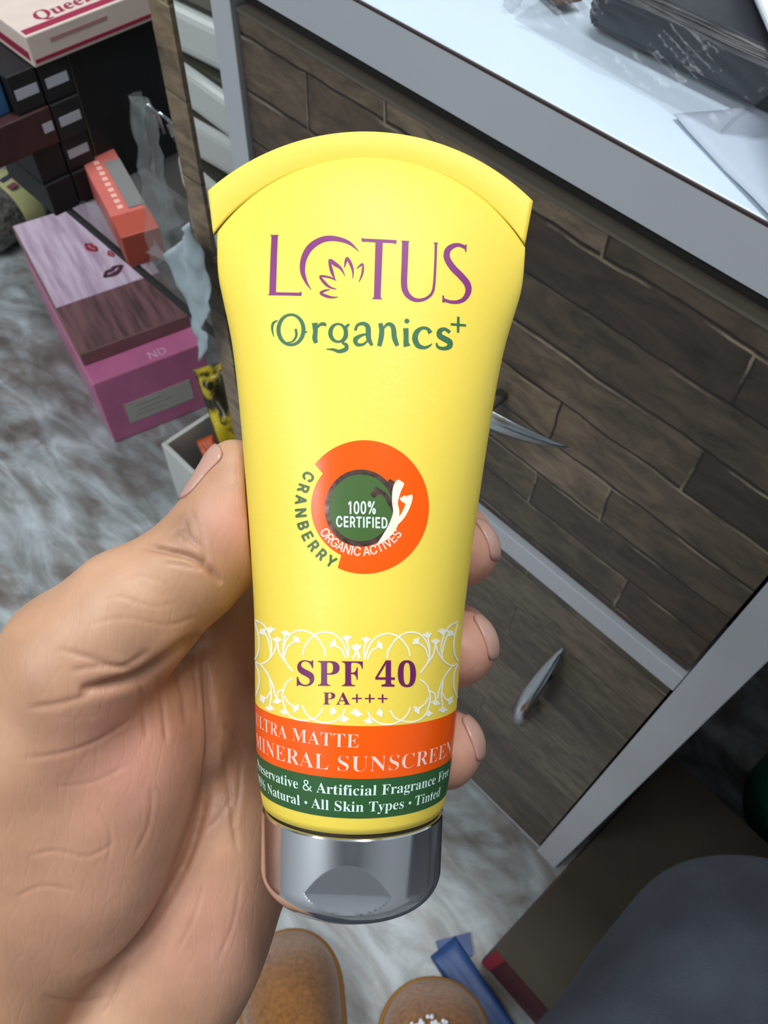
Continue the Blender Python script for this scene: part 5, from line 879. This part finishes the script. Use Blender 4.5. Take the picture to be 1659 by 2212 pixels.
for p in ([(236, 688, 5), (208, 706, 12), (202, 745, 10), (212, 792, 3)], [(352, 742, 12), (356, 785, 12), (332, 822, 8), (290, 830, 3)],
          [(474, 704, 30), (478, 760, 24), (474, 800, 26), (482, 832, 20)], [(484, 745, 4), (506, 716, 14), (532, 711, 18), (546, 722, 10)],
          [(668, 738, 14), (682, 722, 14), (696, 712, 6)], [(672, 740, 20), (672, 790, 22), (652, 828, 12), (676, 846, 18), (672, 872, 22), (630, 886, 18), (590, 874, 12), (548, 872, 3)],
          [(732, 752, 14), (748, 718, 14), (785, 708, 18), (814, 732, 26), (818, 800, 26), (840, 848, 14)], [(812, 774, 8), (770, 784, 14), (734, 810, 24), (746, 842, 18), (785, 840, 12), (816, 812, 8)],
          [(893, 706, 22), (902, 750, 26), (898, 800, 26), (886, 852, 22)], [(904, 750, 6), (940, 712, 16), (974, 730, 24), (984, 800, 26), (1002, 850, 20)],
          [(1056, 738, 28), (1058, 790, 26), (1058, 830, 28), (1064, 854, 36)], [(1214, 768, 24), (1195, 742, 16), (1160, 737, 16), (1126, 763, 26), (1115, 805, 30), (1134, 848, 26), (1175, 862, 16), (1208, 850, 10), (1224, 836, 3)],
          [(1338, 764, 18), (1305, 743, 16), (1275, 755, 26), (1272, 785, 28), (1302, 805, 30), (1336, 826, 30), (1334, 855, 26), (1300, 868, 18), (1262, 858, 14), (1252, 832, 8)],
          [(1343, 712, 11), (1392, 716, 12), (1441, 720, 11)], [(1392, 664, 12), (1391, 715, 13), (1390, 766, 11)]):
    g.append([C2(stroke([(q[0], q[1], q[2] * 1.2 + 1) for q in p])[0])])
g.append([C2(ellipse(1063, 692, 16, 15, 18))]); g.append([C2(ellipse(622, 768, 62, 64)), C2(ellipse(624, 767, 36, 50))])
g.append([C2(np.array([(404, 742), (418, 758), (432, 762), (416, 768), (404, 776)]))])
wrap_print('range_lettering', g, M_grn)

# round seal ------------------------------------------------------
C3 = crop((600, 920), 4.6083)
def arc(cx, cy, r, a0, a1, n, kx=1.0):
    a = np.radians(np.linspace(a0, a1, n)); return np.stack([cx + kx * r * np.cos(a), cy + r * np.sin(a)], 1)
# angles in image sense (y down): step corners at 219.9 deg (upper left) and 114.4 deg (lower left)
outer = arc(862, 808, 665, 219.9 - 360, 114.4, 90, .965); inner = arc(862, 808, 530, 115.7, 219.0, 44)
wrap_print('seal_disc', [[C3(np.vstack([outer, inner]))]], M_ora, .04)
wrap_print('foil_ring', [[C3(ellipse(828, 818, 362, 384, 64))]], M_foil, .055)
wrap_print('seal_centre', [[C3(ellipse(828, 816, 318, 332, 64))]], M_dgr, .07)
br = [stroke([(1000, 1176, 20), (1080, 1092, 66), (1150, 985, 84), (1178, 860, 62), (1166, 760, 58), (1184, 640, 84), (1215, 570, 86), (1226, 550, 60)])[0],
      stroke([(1165, 985, 40), (1236, 905, 48), (1290, 800, 52), (1310, 715, 62), (1306, 690, 50)])[0], stroke([(1280, 770, 20), (1255, 735, 60), (1240, 705, 62)])[0]]
wrap_print('seal_branch', [[C3(p)] for p in br], M_crm, .09)
wrap_print('seal_branch_foil', [[C3(p)] for p in (stroke([(1150, 850, 30), (1110, 750, 50), (1070, 690, 40), (1000, 650, 60), (960, 630, 60)])[0], stroke([(1000, 660, 30), (960, 680, 60), (935, 700, 50)])[0], stroke([(1150, 640, 20), (1120, 580, 60), (1140, 545, 60)])[0])], M_foil, .085)
def px_text(name, font, s, x0, x1, base, cap, m, cr, off=.1, embold=0.0, tilt=0.0, track=0, edge=.8):
    polys, wd = text_polys(font, s, track); allp = np.vstack([r for _, rs in polys for r in rs])
    cap_em = 480.0; mn, mx_ = allp[:, 0].min(), allp[:, 0].max(); sh = []
    capm = max(p[:, 1].max() for p in glyph(font, 'E' if 'E' in GLY[font] else 'A')[1])
    for _, rs in polys:
        rr = []
        for r in rs:
            q = (r - np.array([mn, 0])) * np.array([(x1 - x0) / (mx_ - mn), cap / capm])
            rr.append(q)
        for grp in rings_to_shapes(rr):
            out = []
            for k, q in enumerate(grp):
                out.append(cr(np.stack([x0 + q[:, 0], base - q[:, 1] + tilt * q[:, 0]], 1)))
            sh.append(out)
    return wrap_print(name, sh, m, off, edge, bold=embold)
def offset_ring(q, d, hole):
    A = .5 * np.sum(q[:, 0] * np.roll(q[:, 1], -1) - np.roll(q[:, 0], -1) * q[:, 1])
    t = np.roll(q, -1, 0) - q; L_ = np.linalg.norm(t, axis=1)[:, None] + 1e-9; t = t / L_
    n1 = np.stack([t[:, 1], -t[:, 0]], 1) * (1 if A > 0 else -1); n0 = np.roll(n1, 1, 0)
    n = n0 + n1; n /= np.maximum(np.linalg.norm(n, axis=1)[:, None], .5)
    return q + n * (d if not hole else -d)
px_text('seal_lettering', 'sans', '100%', 706, 972, 876, 122, M_mint, C3, .1, .06, 0, 40)
px_text('seal_lettering', 'sans', 'CERTIFIED', 586, 1088, 1004, 104, M_mint, C3, .1, .06, .03, 60)
def arc_text(name, s, cx, cy, rbase, cap, a0, a1, m, off, embold, kx=1.0):
    """letters on a circle, tops towards the centre; a0, a1: image angles (degrees) of first and last letter"""
    capm = 1000 * .0 + max(p[:, 1].max() for p in glyph('sans', 'E')[1]); k = cap / capm
    polys, wd = text_polys('sans', s, 60); sh = []
    cxs = []
    for x, rs in polys:
        al = np.vstack(rs); cxs.append((al[:, 0].min() + al[:, 0].max()) / 2)
    c0, c1 = cxs[0], cxs[-1]
    for (x, rs), xm in zip(polys, cxs):
        a = math.radians(a0 + (a1 - a0) * (xm - c0) / (c1 - c0))
        er = np.array([math.cos(a), math.sin(a)]); et = np.array([math.sin(a), -math.cos(a)])
        rr = [(r - np.array([xm, 0])) * k for r in rs]
        for grp in rings_to_shapes(rr):
            out = []
            for kk, q in enumerate(grp):
                P = np.array([cx, cy]) + er * (rbase - q[:, 1:2]) + et * q[:, 0:1] * .90
                out.append(C3(np.stack([cx + (P[:, 0] - cx) * kx, P[:, 1]], 1)))
            sh.append(out)
    return wrap_print(name, sh, m, off, .8, bold=embold)
arc_text('seal_lettering', 'ORGANIC ACTIVES', 834, 812, 482, 88, 145, 37, M_pnk, .1, .045)
arc_text('seal_lettering', 'CRANBERRY', 862, 808, 686, 104, 208.5, 121.5, M_leg, .06, .11)

# lower print -----------------------------------------------------
C4 = crop((530, 1310), 3.318)
px_text('factor_lettering', 'serif', 'SPF 40', 370, 1222, 566, 178, M_lpur, C4, .06, 0, .012, 18)
px_text('factor_lettering', 'serif', 'PA+++', 557, 1018, 702, 86, M_lpur, C4, .06, 0, .006, 30)
fil = [[(412, 345), (430, 280), (495, 206), (570, 182), (640, 200), (700, 260), (738, 368)], [(578, 360), (560, 290), (495, 206), (415, 172), (345, 185), (298, 235), (276, 300), (272, 350)],
       [(272, 345), (295, 405), (340, 465)], [(232, 262), (245, 330), (290, 400)], [(282, 350), (302, 292), (345, 252)], [(272, 345), (274, 270), (286, 212)],
       [(718, 368), (690, 310), (650, 282)], [(734, 368), (740, 300), (728, 250)], [(778, 368), (790, 330), (797, 312)], [(822, 368), (808, 330), (797, 312)],
       [(340, 510), (290, 556), (268, 640), (284, 725)], [(284, 590), (240, 610), (228, 655)], [(278, 640), (310, 690), (345, 715)],
       [(408, 710), (436, 765), (480, 805), (550, 832), (630, 825), (690, 785), (716, 738)], [(556, 730), (524, 780), (480, 805), (400, 815), (330, 790), (288, 745)],
       [(70, 95), (130, 128), (170, 190), (190, 280), (180, 372)], [(140, 185), (165, 240), (184, 330)], [(75, 395), (110, 412), (165, 385), (210, 320), (228, 268)],
       [(110, 412), (160, 480), (200, 570), (218, 650)], [(176, 520), (188, 620), (180, 700)], [(186, 600), (160, 650), (140, 655)], [(70, 380), (96, 320), (98, 220), (72, 110)], [(72, 400), (98, 470), (100, 560), (75, 640)]]
flo = [(286, 205, -80), (358, 246, -45), (228, 252, -85), (728, 238, -95), (640, 272, -150), (798, 300, -90), (284, 742, 100), (352, 722, 30), (228, 665, 80), (640, 752, 190), (708, 796, 80), (786, 745, 90), (180, 178, -85), (130, 190, -120), (178, 715, 95), (138, 658, 160)]
def flower(x, y, deg, s=34):
    P = np.array([(-.55, 0, ), (-.35, .16), (.1, .55), (.35, .95), (.62, .98), (.72, .66), (.70, .42), (.92, .34), (1.0, .05), (.92, -.34), (.70, -.42), (.72, -.66), (.62, -.98), (.35, -.95), (.1, -.55), (-.35, -.16)]) * s
    a = math.radians(deg); R2 = np.array([[math.cos(a), -math.sin(a)], [math.sin(a), math.cos(a)]])
    return P @ R2.T + np.array([x, y])
sh = []
for flip in (0, 1):
    fx = lambda P: np.stack([(1592 - P[:, 0]) if flip else P[:, 0], P[:, 1] + (P[:, 0] * 0 + 12 if flip else 0) + 0], 1)
    for p in fil: sh.append([C4(fx(stroke(p, 5, 12)[0]))])
    for x, y, d in flo: sh.append([C4(fx(flower(x, y, d)))])
wrap_print('filigree_print', sh, M_wht, .05, 1.0)

def band(name, z0, z1, m, off):
    n = 120; V = []
    for z in (z0, (z0 * 2 + z1) / 3, (z0 + 2 * z1) / 3, z1):
        a = float(pchip(z, KZ, KA)) + off; b = float(pchip(z, KZ, KB)) + off
        for j in range(n):
            t = 2 * math.pi * j / n; V.append((a * math.sin(t), -b * math.cos(t), z))
    return mesh(name, np.array(V) / 1000, grid_faces(4, n, True), m, tube, True)
band('orange_band', -45.35, -36.3, M_ora, .05)
band('green_band', -52.4, -45.35, M_dg2, .05)
def band_text(name, font, s, deg0, deg1, z, cap, m, embold=0.0, track=0):
    polys, wd = text_polys(font, s, track); al = np.vstack([r for _, rs in polys for r in rs]); mn, mx_ = al[:, 0].min(), al[:, 0].max()
    capm = max(p[:, 1].max() for p in glyph(font, 'E')[1]); k = cap / capm; sh = []
    R_ = float(pchip(z + cap / 2, KZ, KA)); s0 = math.radians(deg0) * R_; s1 = math.radians(deg1) * R_
    for _, rs in polys:
        rr = [np.stack([s0 + (r[:, 0] - mn) * (s1 - s0) / (mx_ - mn), z + r[:, 1] * k], 1) for r in rs]
        for grp in rings_to_shapes(rr):
            sh.append([(offset_ring(q, embold, kk > 0) if embold else q) for kk, q in enumerate(grp)])
    bm = flat_bm(sh, .8); off = .1
    for v in bm.verts:
        sx, sz = v.co.x, v.co.y; t = sx / R_
        a = float(pchip(sz, KZ, KA)) + off; b = float(pchip(sz, KZ, KB)) + off
        v.co = Vector((a * math.sin(t), -b * math.cos(t), sz)) / 1000
    bmesh.ops.recalc_face_normals(bm, faces=list(bm.faces))
    return bmobj(name, bm, m, tube, True)
band_text('band_lettering', 'serif', 'ULTRA MATTE', -72, 3.5, -39.95, 2.25, M_pnk, -.05, 14)
band_text('band_lettering', 'serif', 'MINERAL SUNSCREEN', -73, 71, -44.05, 2.62, M_pnk, -.06, 14)
band_text('band_lettering', 'serif', 'Preservative & Artificial Fragrance Free', -74, 72, -48.25, 1.78, M_mint, -.015)
band_text('band_lettering', 'serif', '99% Natural \u2022 All Skin Types \u2022 Tinted', -75, 61, -51.15, 1.78, M_mint, -.015)

# silver cap ------------------------------------------------------
M_cap = mat('chrome_cap', (232, 233, 236), .13, 1.0)
nz, nu = 150, 420; RC0 = 17.35; zt, zb = -56.2, -73.0; V = []
prof = [(16.4, zt + .02), (16.9, zt), (17.2, zt - .12), (RC0, zt - .4)]
for i in range(1, 181): prof.append((RC0 - .15 * i / 180, zt - .4 - (zt - .4 - (zb + 5.5)) * i / 180))
for i in range(1, 25):
    a = math.pi / 2 * i / 24; prof.append((RC0 - .15 - 5.5 + 5.5 * math.cos(a), zb + 5.5 - 5.5 * math.sin(a)))
prof += [(8, zb - .05), (4, zb - .08), (.5, zb - .1)]
zn_top, zn_mid, zn_bot = -60.6, -66.6, -70.6
for r, z in prof:
    for j in range(nu):
        t = 2 * math.pi * j / nu; x = r * math.sin(t); y = -r * math.cos(t)
        if y < 0:
            if zn_mid <= z <= zn_top: lim = 15.45 + (17.35 - 15.45) * ((z - zn_mid) / (zn_top - zn_mid))
            elif zn_bot <= z < zn_mid: lim = 15.45 + (17.3 - 15.45) * ((zn_mid - z) / (zn_mid - zn_bot)) ** 1.2
            else: lim = 99
            y = max(y, -lim)
        V.append((x, y, z))
capo = mesh('cap', np.array(V) / 1000, grid_faces(len(prof), nu, True) + [tuple(range((len(prof) - 1) * nu, len(prof) * nu))], M_cap, tube, True)
capo.data.set_sharp_from_angle(angle=math.radians(9))
lathe('cap_gasket', [(x / 1000, z / 1000) for x, z in ((12, -55.2), (16.6, -55.3), (16.7, -56.4), (12, -56.5))], mat('gasket_dark', (42, 32, 28), .6), tube, 64)

# ------------------------------------------------------------------ left hand (local frame: camera-aligned at the time of the shot, mm, z towards the viewer, tube axis at z = 0)
HAND_M = cam_matrix((0, 0, -AX / 1000))
def P3(px, py, z): k = (AX - z) / FPX; return np.array([(px - 829.5) * k, -(py - 1106) * k, z])
def chain(P, pts, k=3.0):
    d = None
    for (a, ra), (b, rb) in zip(pts[:-1], pts[1:]):
        q = sd_cone(P, a, b, ra, rb); d = q if d is None else smin(d, q, k)
    return d
def tube_sdf(P):
    X = ct * (P[..., 0] - X0) - st_ * P[..., 1]; Z = st_ * (P[..., 0] - X0) + ct * P[..., 1]; Y = P[..., 2]
    a = np.interp(Z, KZ, KA); b = np.interp(Z, KZ, KB)
    cp = Z < -55.9; a = np.where(cp, 17.4, a); b = np.where(cp, 17.4, b)
    k0 = np.sqrt((X / a) ** 2 + (Y / b) ** 2) + 1e-6; k1 = np.sqrt((X / a ** 2) ** 2 + (Y / b ** 2) ** 2) + 1e-6
    d = k0 * (k0 - 1) / k1
    return np.maximum(d, -74.0 - Z)
thumb = [(P3(0, 2080, -16), 18.5), (P3(105, 1590, -8), 16.5), (P3(172, 1435, -4), 14.8), (P3(285, 1325, -3), 12.4), (P3(410, 1232, -4), 10.0), (P3(482, 1130, -5), 8.6), (P3(503, 1060, -5.5), 7.0), (P3(507, 1008, -6), 5.5)]
fing = [  # index, middle, ring, little: knuckle, middle joint, end joint, tip
    [(P3(500, 1330, -34), 10.5), (P3(800, 1150, -36), 8.6), (P3(985, 1165, -27), 7.6), (np.array([16.6, -8.2, -13.5]), 6.6), (np.array([15.6, -8.8, -10.5]), 6.1)],
    [(P3(490, 1530, -36), 10.8), (P3(800, 1375, -38), 8.8), (P3(985, 1385, -28), 7.8), (np.array([16.0, -28.2, -13.5]), 6.9), (np.array([15.0, -29.2, -10.5]), 6.4)],
    [(P3(490, 1730, -36), 10.4), (P3(780, 1595, -37), 8.6), (P3(950, 1605, -28), 7.7), (np.array([13.2, -49.0, -13.8]), 6.9), (np.array([12.4, -50.4, -10.5]), 6.4)],
    [(P3(500, 1900, -34), 9.4), (P3(690, 1800, -36), 7.6), (P3(830, 1790, -31), 6.7), (P3(900, 1795, -26), 5.6)]]
WR = P3(110, 2520, -30)
dth = np.array([P3(190, 1480, -8) - P3(60, 2130, -14)]).ravel(); dth /= np.linalg.norm(dth)
ax2 = np.cross([0, 0, 1.0], dth); ax2 /= np.linalg.norm(ax2); ax3 = np.cross(dth, ax2)
MT = np.stack([dth, ax2, ax3], 1)
def hand_sdf(P):
    palm = None
    for f, rr in zip(fing, (12.5, 12.5, 12.5, 12.0)):
        q = sd_cone(P, WR + (f[0][0] - P3(490, 1600, -36)) * .45, f[0][0], 15.5, rr); palm = q if palm is None else smin(palm, q, 5)
    hyp = sd_cone(P, P3(500, 1760, -33), P3(280, 2270, -26), 14.0, 16.5)
    hyp = smin(hyp, sd_ell(P, P3(430, 2000, -27), (30, 16, 14), MT), 5)
    palm = smin(palm, hyp, 7)
    then = sd_ell(P, P3(170, 1790, -12), (35, 20.5, 16.5), MT)
    then = smin(then, sd_ell(P, P3(285, 1640, -14), (22, 14, 13), MT), 6)
    palm = smin(palm, then, 3.2)
    web = sd_ell(P, P3(420, 1530, -24), (10, 18, 13))
    palm = smin(palm, web, 3.0)
    th = chain(P, thumb, 4)
    th = smin(th, sd_ell(P, P3(508, 1160, -6), (7.6, 10.5, 8)), 3)        # pad
    d = smin(palm, th, 3.5)
    fg = None
    for f in fing:
        q = chain(P, f, 3); fg = q if fg is None else smin(fg, q, 1.0)
    d = smin(d, fg, 3.0)
    arm = sd_cone(P, WR, P3(-420, 4100, -15), 21, 31)
    arm = smin(arm, sd_cone(P, WR + np.array([9, 2, -2]), P3(-250, 4150, -22), 18, 28), 8)
    d = smin(d, arm, 10)
    return smax(d, .12 - tube_sdf(P), .6)
V, Q = surface_nets(hand_sdf, (-152, -200, -66), (28, 26, 24), .9)
# one smoothing subdivision, then real creases
tmp = bpy.data.meshes.new('tmp'); tmp.from_pydata(V.tolist(), [], Q.tolist()); to = bpy.data.objects.new('tmp', tmp); col.objects.link(to)
mm = to.modifiers.new('s', 'SMOOTH'); mm.factor = .5; mm.iterations = 2
ms = to.modifiers.new('s', 'SUBSURF'); ms.levels = 1; ms.render_levels = 1
dg = bpy.context.evaluated_depsgraph_get(); hm = bpy.data.meshes.new_from_object(to.evaluated_get(dg)); bpy.data.objects.remove(to); bpy.data.meshes.remove(tmp)
nvh = len(hm.vertices); co = np.empty(nvh * 3, np.float32); hm.vertices.foreach_get('co', co); co = co.reshape(-1, 3).astype(float)
no = np.empty(nvh * 3, np.float32); hm.vertices.foreach_get('normal', no); no = no.reshape(-1, 3).astype(float)
pxy = np.stack([829.5 + FPX * co[:, 0] / (AX - co[:, 2]), 1106 - FPX * co[:, 1] / (AX - co[:, 2])], 1)
front = no[:, 2] > -.05
def poly_dist(P, pts):
    Qp = catmull(pts, 6); best = np.full(len(P), 1e9); par = np.zeros(len(P))
    for i in range(len(Qp) - 1):
        a, b = Qp[i], Qp[i + 1]; ab = b - a; t = np.clip(((P - a) @ ab) / (ab @ ab + 1e-9), 0, 1)
        d = np.linalg.norm(P - a - t[:, None] * ab, axis=1); m = d < best; best[m] = d[m]; par[m] = (i + t[m]) / (len(Qp) - 1)
    return best, par
CREASE = [  # (points in the photo), half width px, depth mm
    ([(435, 1400), (446, 1480), (455, 1600), (440, 1720), (408, 1840), (366, 1930), (310, 2020), (240, 2090), (170, 2125)], 9, 1.5),     # thenar line
    ([(472, 1540), (462, 1660), (430, 1790), (392, 1890)], 7, .8), ([(480, 1600), (500, 1740), (512, 1840)], 6, .6),
    ([(170, 1492), (240, 1478), (300, 1462), (350, 1430), (400, 1395), (440, 1370)], 11, 2.0),     # fold under the thumb
    ([(60, 1530), (130, 1520), (200, 1500)], 7, .5), ([(120, 1400), (190, 1420), (260, 1440), (330, 1400)], 7, .6), ([(150, 1450), (220, 1440), (300, 1445)], 6, .5),
    ([(305, 1178), (360, 1190), (415, 1205), (450, 1228), (480, 1262)], 7, 1.1), ([(350, 1215), (400, 1222), (440, 1232)], 5, .5),     # thumb joint
    ([(395, 1120), (410, 1160), (440, 1190), (445, 1225)], 6, .8), ([(370, 1150), (395, 1152), (402, 1170)], 6, .8), ([(410, 1098), (430, 1140), (446, 1180)], 5, .5),
    ([(300, 1470), (310, 1540), (318, 1600)], 5, .5), ([(340, 1455), (352, 1530), (360, 1610)], 5, .5), ([(375, 1440), (395, 1500), (402, 1570)], 6, .6), ([(410, 1420), (425, 1480), (428, 1540)], 6, .6),
    ([(40, 1640), (130, 1628), (210, 1600), (300, 1545)], 5, .35), ([(120, 1700), (200, 1690), (280, 1650)], 4, .2),
    ([(60, 1850), (120, 1838), (190, 1850), (250, 1820)], 4, .3), ([(30, 1940), (90, 1915), (170, 1925)], 4, .25), ([(210, 1740), (240, 1800), (230, 1870)], 4, .25), ([(330, 1700), (322, 1780), (290, 1850)], 4, .25), ([(440, 1900), (420, 1980), (380, 2060)], 4, .3), ([(520, 1900), (505, 1990), (470, 2080)], 4, .25),
    ([(210, 1300), (260, 1290), (330, 1310), (390, 1300)], 4, .2), ([(190, 1350), (270, 1335), (360, 1350), (430, 1330)], 4, .22), ([(250, 1250), (310, 1245), (370, 1265)], 4, .2),
    ([(90, 2150), (170, 2165), (240, 2150)], 6, .5), ([(285, 2040), (262, 2120), (225, 2190)], 5, .5), ([(500, 1720), (470, 1770), (430, 1800)], 5, .35), ([(520, 1640), (515, 1720), (500, 1790)], 5, .5), ([(480, 1560), (510, 1600), (530, 1640)], 5, .4)]
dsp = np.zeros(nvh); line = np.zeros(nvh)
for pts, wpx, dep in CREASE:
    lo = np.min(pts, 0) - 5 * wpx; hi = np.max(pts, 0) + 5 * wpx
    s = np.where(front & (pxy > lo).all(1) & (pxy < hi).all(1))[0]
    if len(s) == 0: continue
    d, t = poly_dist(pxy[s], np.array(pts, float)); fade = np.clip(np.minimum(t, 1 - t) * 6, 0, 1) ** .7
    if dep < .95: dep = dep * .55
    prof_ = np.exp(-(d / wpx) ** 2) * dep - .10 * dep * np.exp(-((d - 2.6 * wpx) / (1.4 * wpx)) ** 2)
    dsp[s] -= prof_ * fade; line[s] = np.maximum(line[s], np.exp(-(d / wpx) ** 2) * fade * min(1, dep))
co2 = co + no * dsp[:, None]
# skin colour: tan back of the hand, pinker palm and finger pads
def blob(x, y, r): return np.exp(-(((pxy - np.array([x, y])) ** 2).sum(1)) / r ** 2)
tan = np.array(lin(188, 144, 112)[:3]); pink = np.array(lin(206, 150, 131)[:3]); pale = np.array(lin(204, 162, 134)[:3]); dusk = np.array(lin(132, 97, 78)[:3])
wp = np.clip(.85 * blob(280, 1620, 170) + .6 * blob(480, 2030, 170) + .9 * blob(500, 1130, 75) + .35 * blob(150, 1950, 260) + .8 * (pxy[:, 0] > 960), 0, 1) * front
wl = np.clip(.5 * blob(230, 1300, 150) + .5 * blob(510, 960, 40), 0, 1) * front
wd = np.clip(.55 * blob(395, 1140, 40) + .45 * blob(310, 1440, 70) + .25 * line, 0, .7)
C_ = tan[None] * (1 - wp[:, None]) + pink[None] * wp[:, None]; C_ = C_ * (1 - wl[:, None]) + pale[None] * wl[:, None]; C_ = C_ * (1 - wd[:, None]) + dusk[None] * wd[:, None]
hm.vertices.foreach_set('co', (co2 / 1000).astype(np.float32).ravel()); hm.update()
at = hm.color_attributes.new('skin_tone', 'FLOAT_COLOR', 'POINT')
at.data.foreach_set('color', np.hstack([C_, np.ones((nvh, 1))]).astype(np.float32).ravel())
def skin():
    m = bpy.data.materials.new('skin'); m.use_nodes = True; nt = m.node_tree; b = nt.nodes['Principled BSDF']
    ca = N(nt, 'ShaderNodeVertexColor'); ca.layer_name = 'skin_tone'
    tc = N(nt, 'ShaderNodeTexCoord'); n1 = N(nt, 'ShaderNodeTexNoise'); n1.inputs['Scale'].default_value = 90; n1.inputs['Detail'].default_value = 6
    nt.links.new(tc.outputs['Object'], n1.inputs['Vector'])
    r = N(nt, 'ShaderNodeValToRGB'); r.color_ramp.elements[0].position = .3; r.color_ramp.elements[0].color = (.84, .80, .78, 1); r.color_ramp.elements[1].position = .7; r.color_ramp.elements[1].color = (1.08, 1.06, 1.04, 1)
    nt.links.new(n1.outputs['Fac'], r.inputs[0])
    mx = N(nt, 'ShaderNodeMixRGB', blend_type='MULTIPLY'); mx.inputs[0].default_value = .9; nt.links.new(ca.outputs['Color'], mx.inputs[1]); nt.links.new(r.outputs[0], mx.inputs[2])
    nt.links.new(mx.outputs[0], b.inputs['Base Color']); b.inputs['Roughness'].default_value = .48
    b.inputs['Subsurface Weight'].default_value = .12; b.inputs['Subsurface Radius'].default_value = (.0030, .0012, .0006); b.inputs['Subsurface Scale'].default_value = 1
    mp = N(nt, 'ShaderNodeMapping'); mp.inputs['Rotation'].default_value = (0, 0, .7); mp.inputs['Scale'].default_value = (1300, 420, 800); nt.links.new(tc.outputs['Object'], mp.inputs[0])
    ds = N(nt, 'ShaderNodeTexNoise'); ds.inputs['Scale'].default_value = 120; nt.links.new(tc.outputs['Object'], ds.inputs['Vector'])
    mv = N(nt, 'ShaderNodeVectorMath', operation='MULTIPLY_ADD'); mv.inputs[1].default_value = (1.6, 1.6, 1.6); nt.links.new(ds.outputs['Color'], mv.inputs[0]); nt.links.new(mp.outputs[0], mv.inputs[2])
    v1 = N(nt, 'ShaderNodeTexVoronoi', feature='DISTANCE_TO_EDGE'); v1.inputs['Scale'].default_value = .34; nt.links.new(mv.outputs[0], v1.inputs['Vector'])
    c1 = N(nt, 'ShaderNodeMath', operation='MINIMUM'); c1.inputs[1].default_value = .14; nt.links.new(v1.outputs['Distance'], c1.inputs[0])
    v2 = N(nt, 'ShaderNodeTexVoronoi', feature='DISTANCE_TO_EDGE'); v2.inputs['Scale'].default_value = 1.3; nt.links.new(mv.outputs[0], v2.inputs['Vector'])
    c2 = N(nt, 'ShaderNodeMath', operation='MULTIPLY_ADD'); c2.inputs[1].default_value = .10; nt.links.new(v2.outputs['Distance'], c2.inputs[0]); nt.links.new(c1.outputs[0], c2.inputs[2])
    bp = N(nt, 'ShaderNodeBump'); bp.inputs['Strength'].default_value = .20; bp.inputs['Distance'].default_value = .0010; nt.links.new(c2.outputs[0], bp.inputs['Height'])
    nt.links.new(bp.outputs[0], b.inputs['Normal']); return m
M_skin = skin()
hand = link('hand', hm, M_skin, None, True); hand.matrix_world = HAND_M
tag(hand, 'left hand gripping the yellow tube, thumb along its left side', 'hand')
# nails
M_nail = mat('nail', (192, 148, 132), .38, coat=.3)
def nail(c, tip, out, L_, W_):
    """nail plate wrapped on the finger: c near the surface (mm), tip direction, out = dorsal normal"""
    t = np.array(tip, float); t /= np.linalg.norm(t); o = np.array(out, float); o -= t * (o @ t); o /= np.linalg.norm(o); s = np.cross(t, o)
    nu, nv2 = 14, 16; base = []
    for i in range(nv2):
        v = -1 + 2 * i / (nv2 - 1); ww = W_ * ((1 - .35 * v ** 4) if v < 0 else (1 - .22 * v ** 6))
        for j in range(nu):
            u = -1 + 2 * j / (nu - 1); base.append(np.array(c) + t * (v * L_ * (1 - .16 * u * u)) + s * (u * ww))
    base = np.array(base)
    def fit(target):
        P = base.copy()
        for _ in range(14): P = P + o * np.clip(target - hand_sdf(P), -2, 2)[:, None] * .8
        return P
    n = nu * nv2; A = fit(.42); V = np.vstack([A, A - o * .75])
    F = grid_faces(nv2, nu); F = F + [tuple(n + k for k in reversed(f)) for f in F]
    rim = [i * nu for i in range(nv2)] + [(nv2 - 1) * nu + j for j in range(1, nu)] + [i * nu + nu - 1 for i in range(nv2 - 2, -1, -1)] + list(range(nu - 2, 0, -1))
    F += [(rim[k], rim[(k + 1) % len(rim)], n + rim[(k + 1) % len(rim)], n + rim[k]) for k in range(len(rim))]
    bm = bmesh.new(); vs_ = [bm.verts.new(tuple(p / 1000)) for p in V]
    for f in F: bm.faces.new([vs_[k] for k in f])
    bmesh.ops.recalc_face_normals(bm, faces=list(bm.faces))
    return bmobj('nail', bm, M_nail, hand, True)
nail(P3(434, 1020, -3.0), (.45, .90, 0), (-.80, .40, .46), 6.3, 4.3)
nail(np.array([21.4, -6.2, -12.5]), (-.22, .30, 1), (.86, .42, -.30), 5.0, 4.6)
nail(np.array([20.8, -26.4, -12.5]), (-.22, .30, 1), (.86, .42, -.30), 5.2, 4.8)
nail(np.array([18.0, -47.4, -12.8]), (-.22, .30, 1), (.86, .42, -.30), 5.0, 4.6)
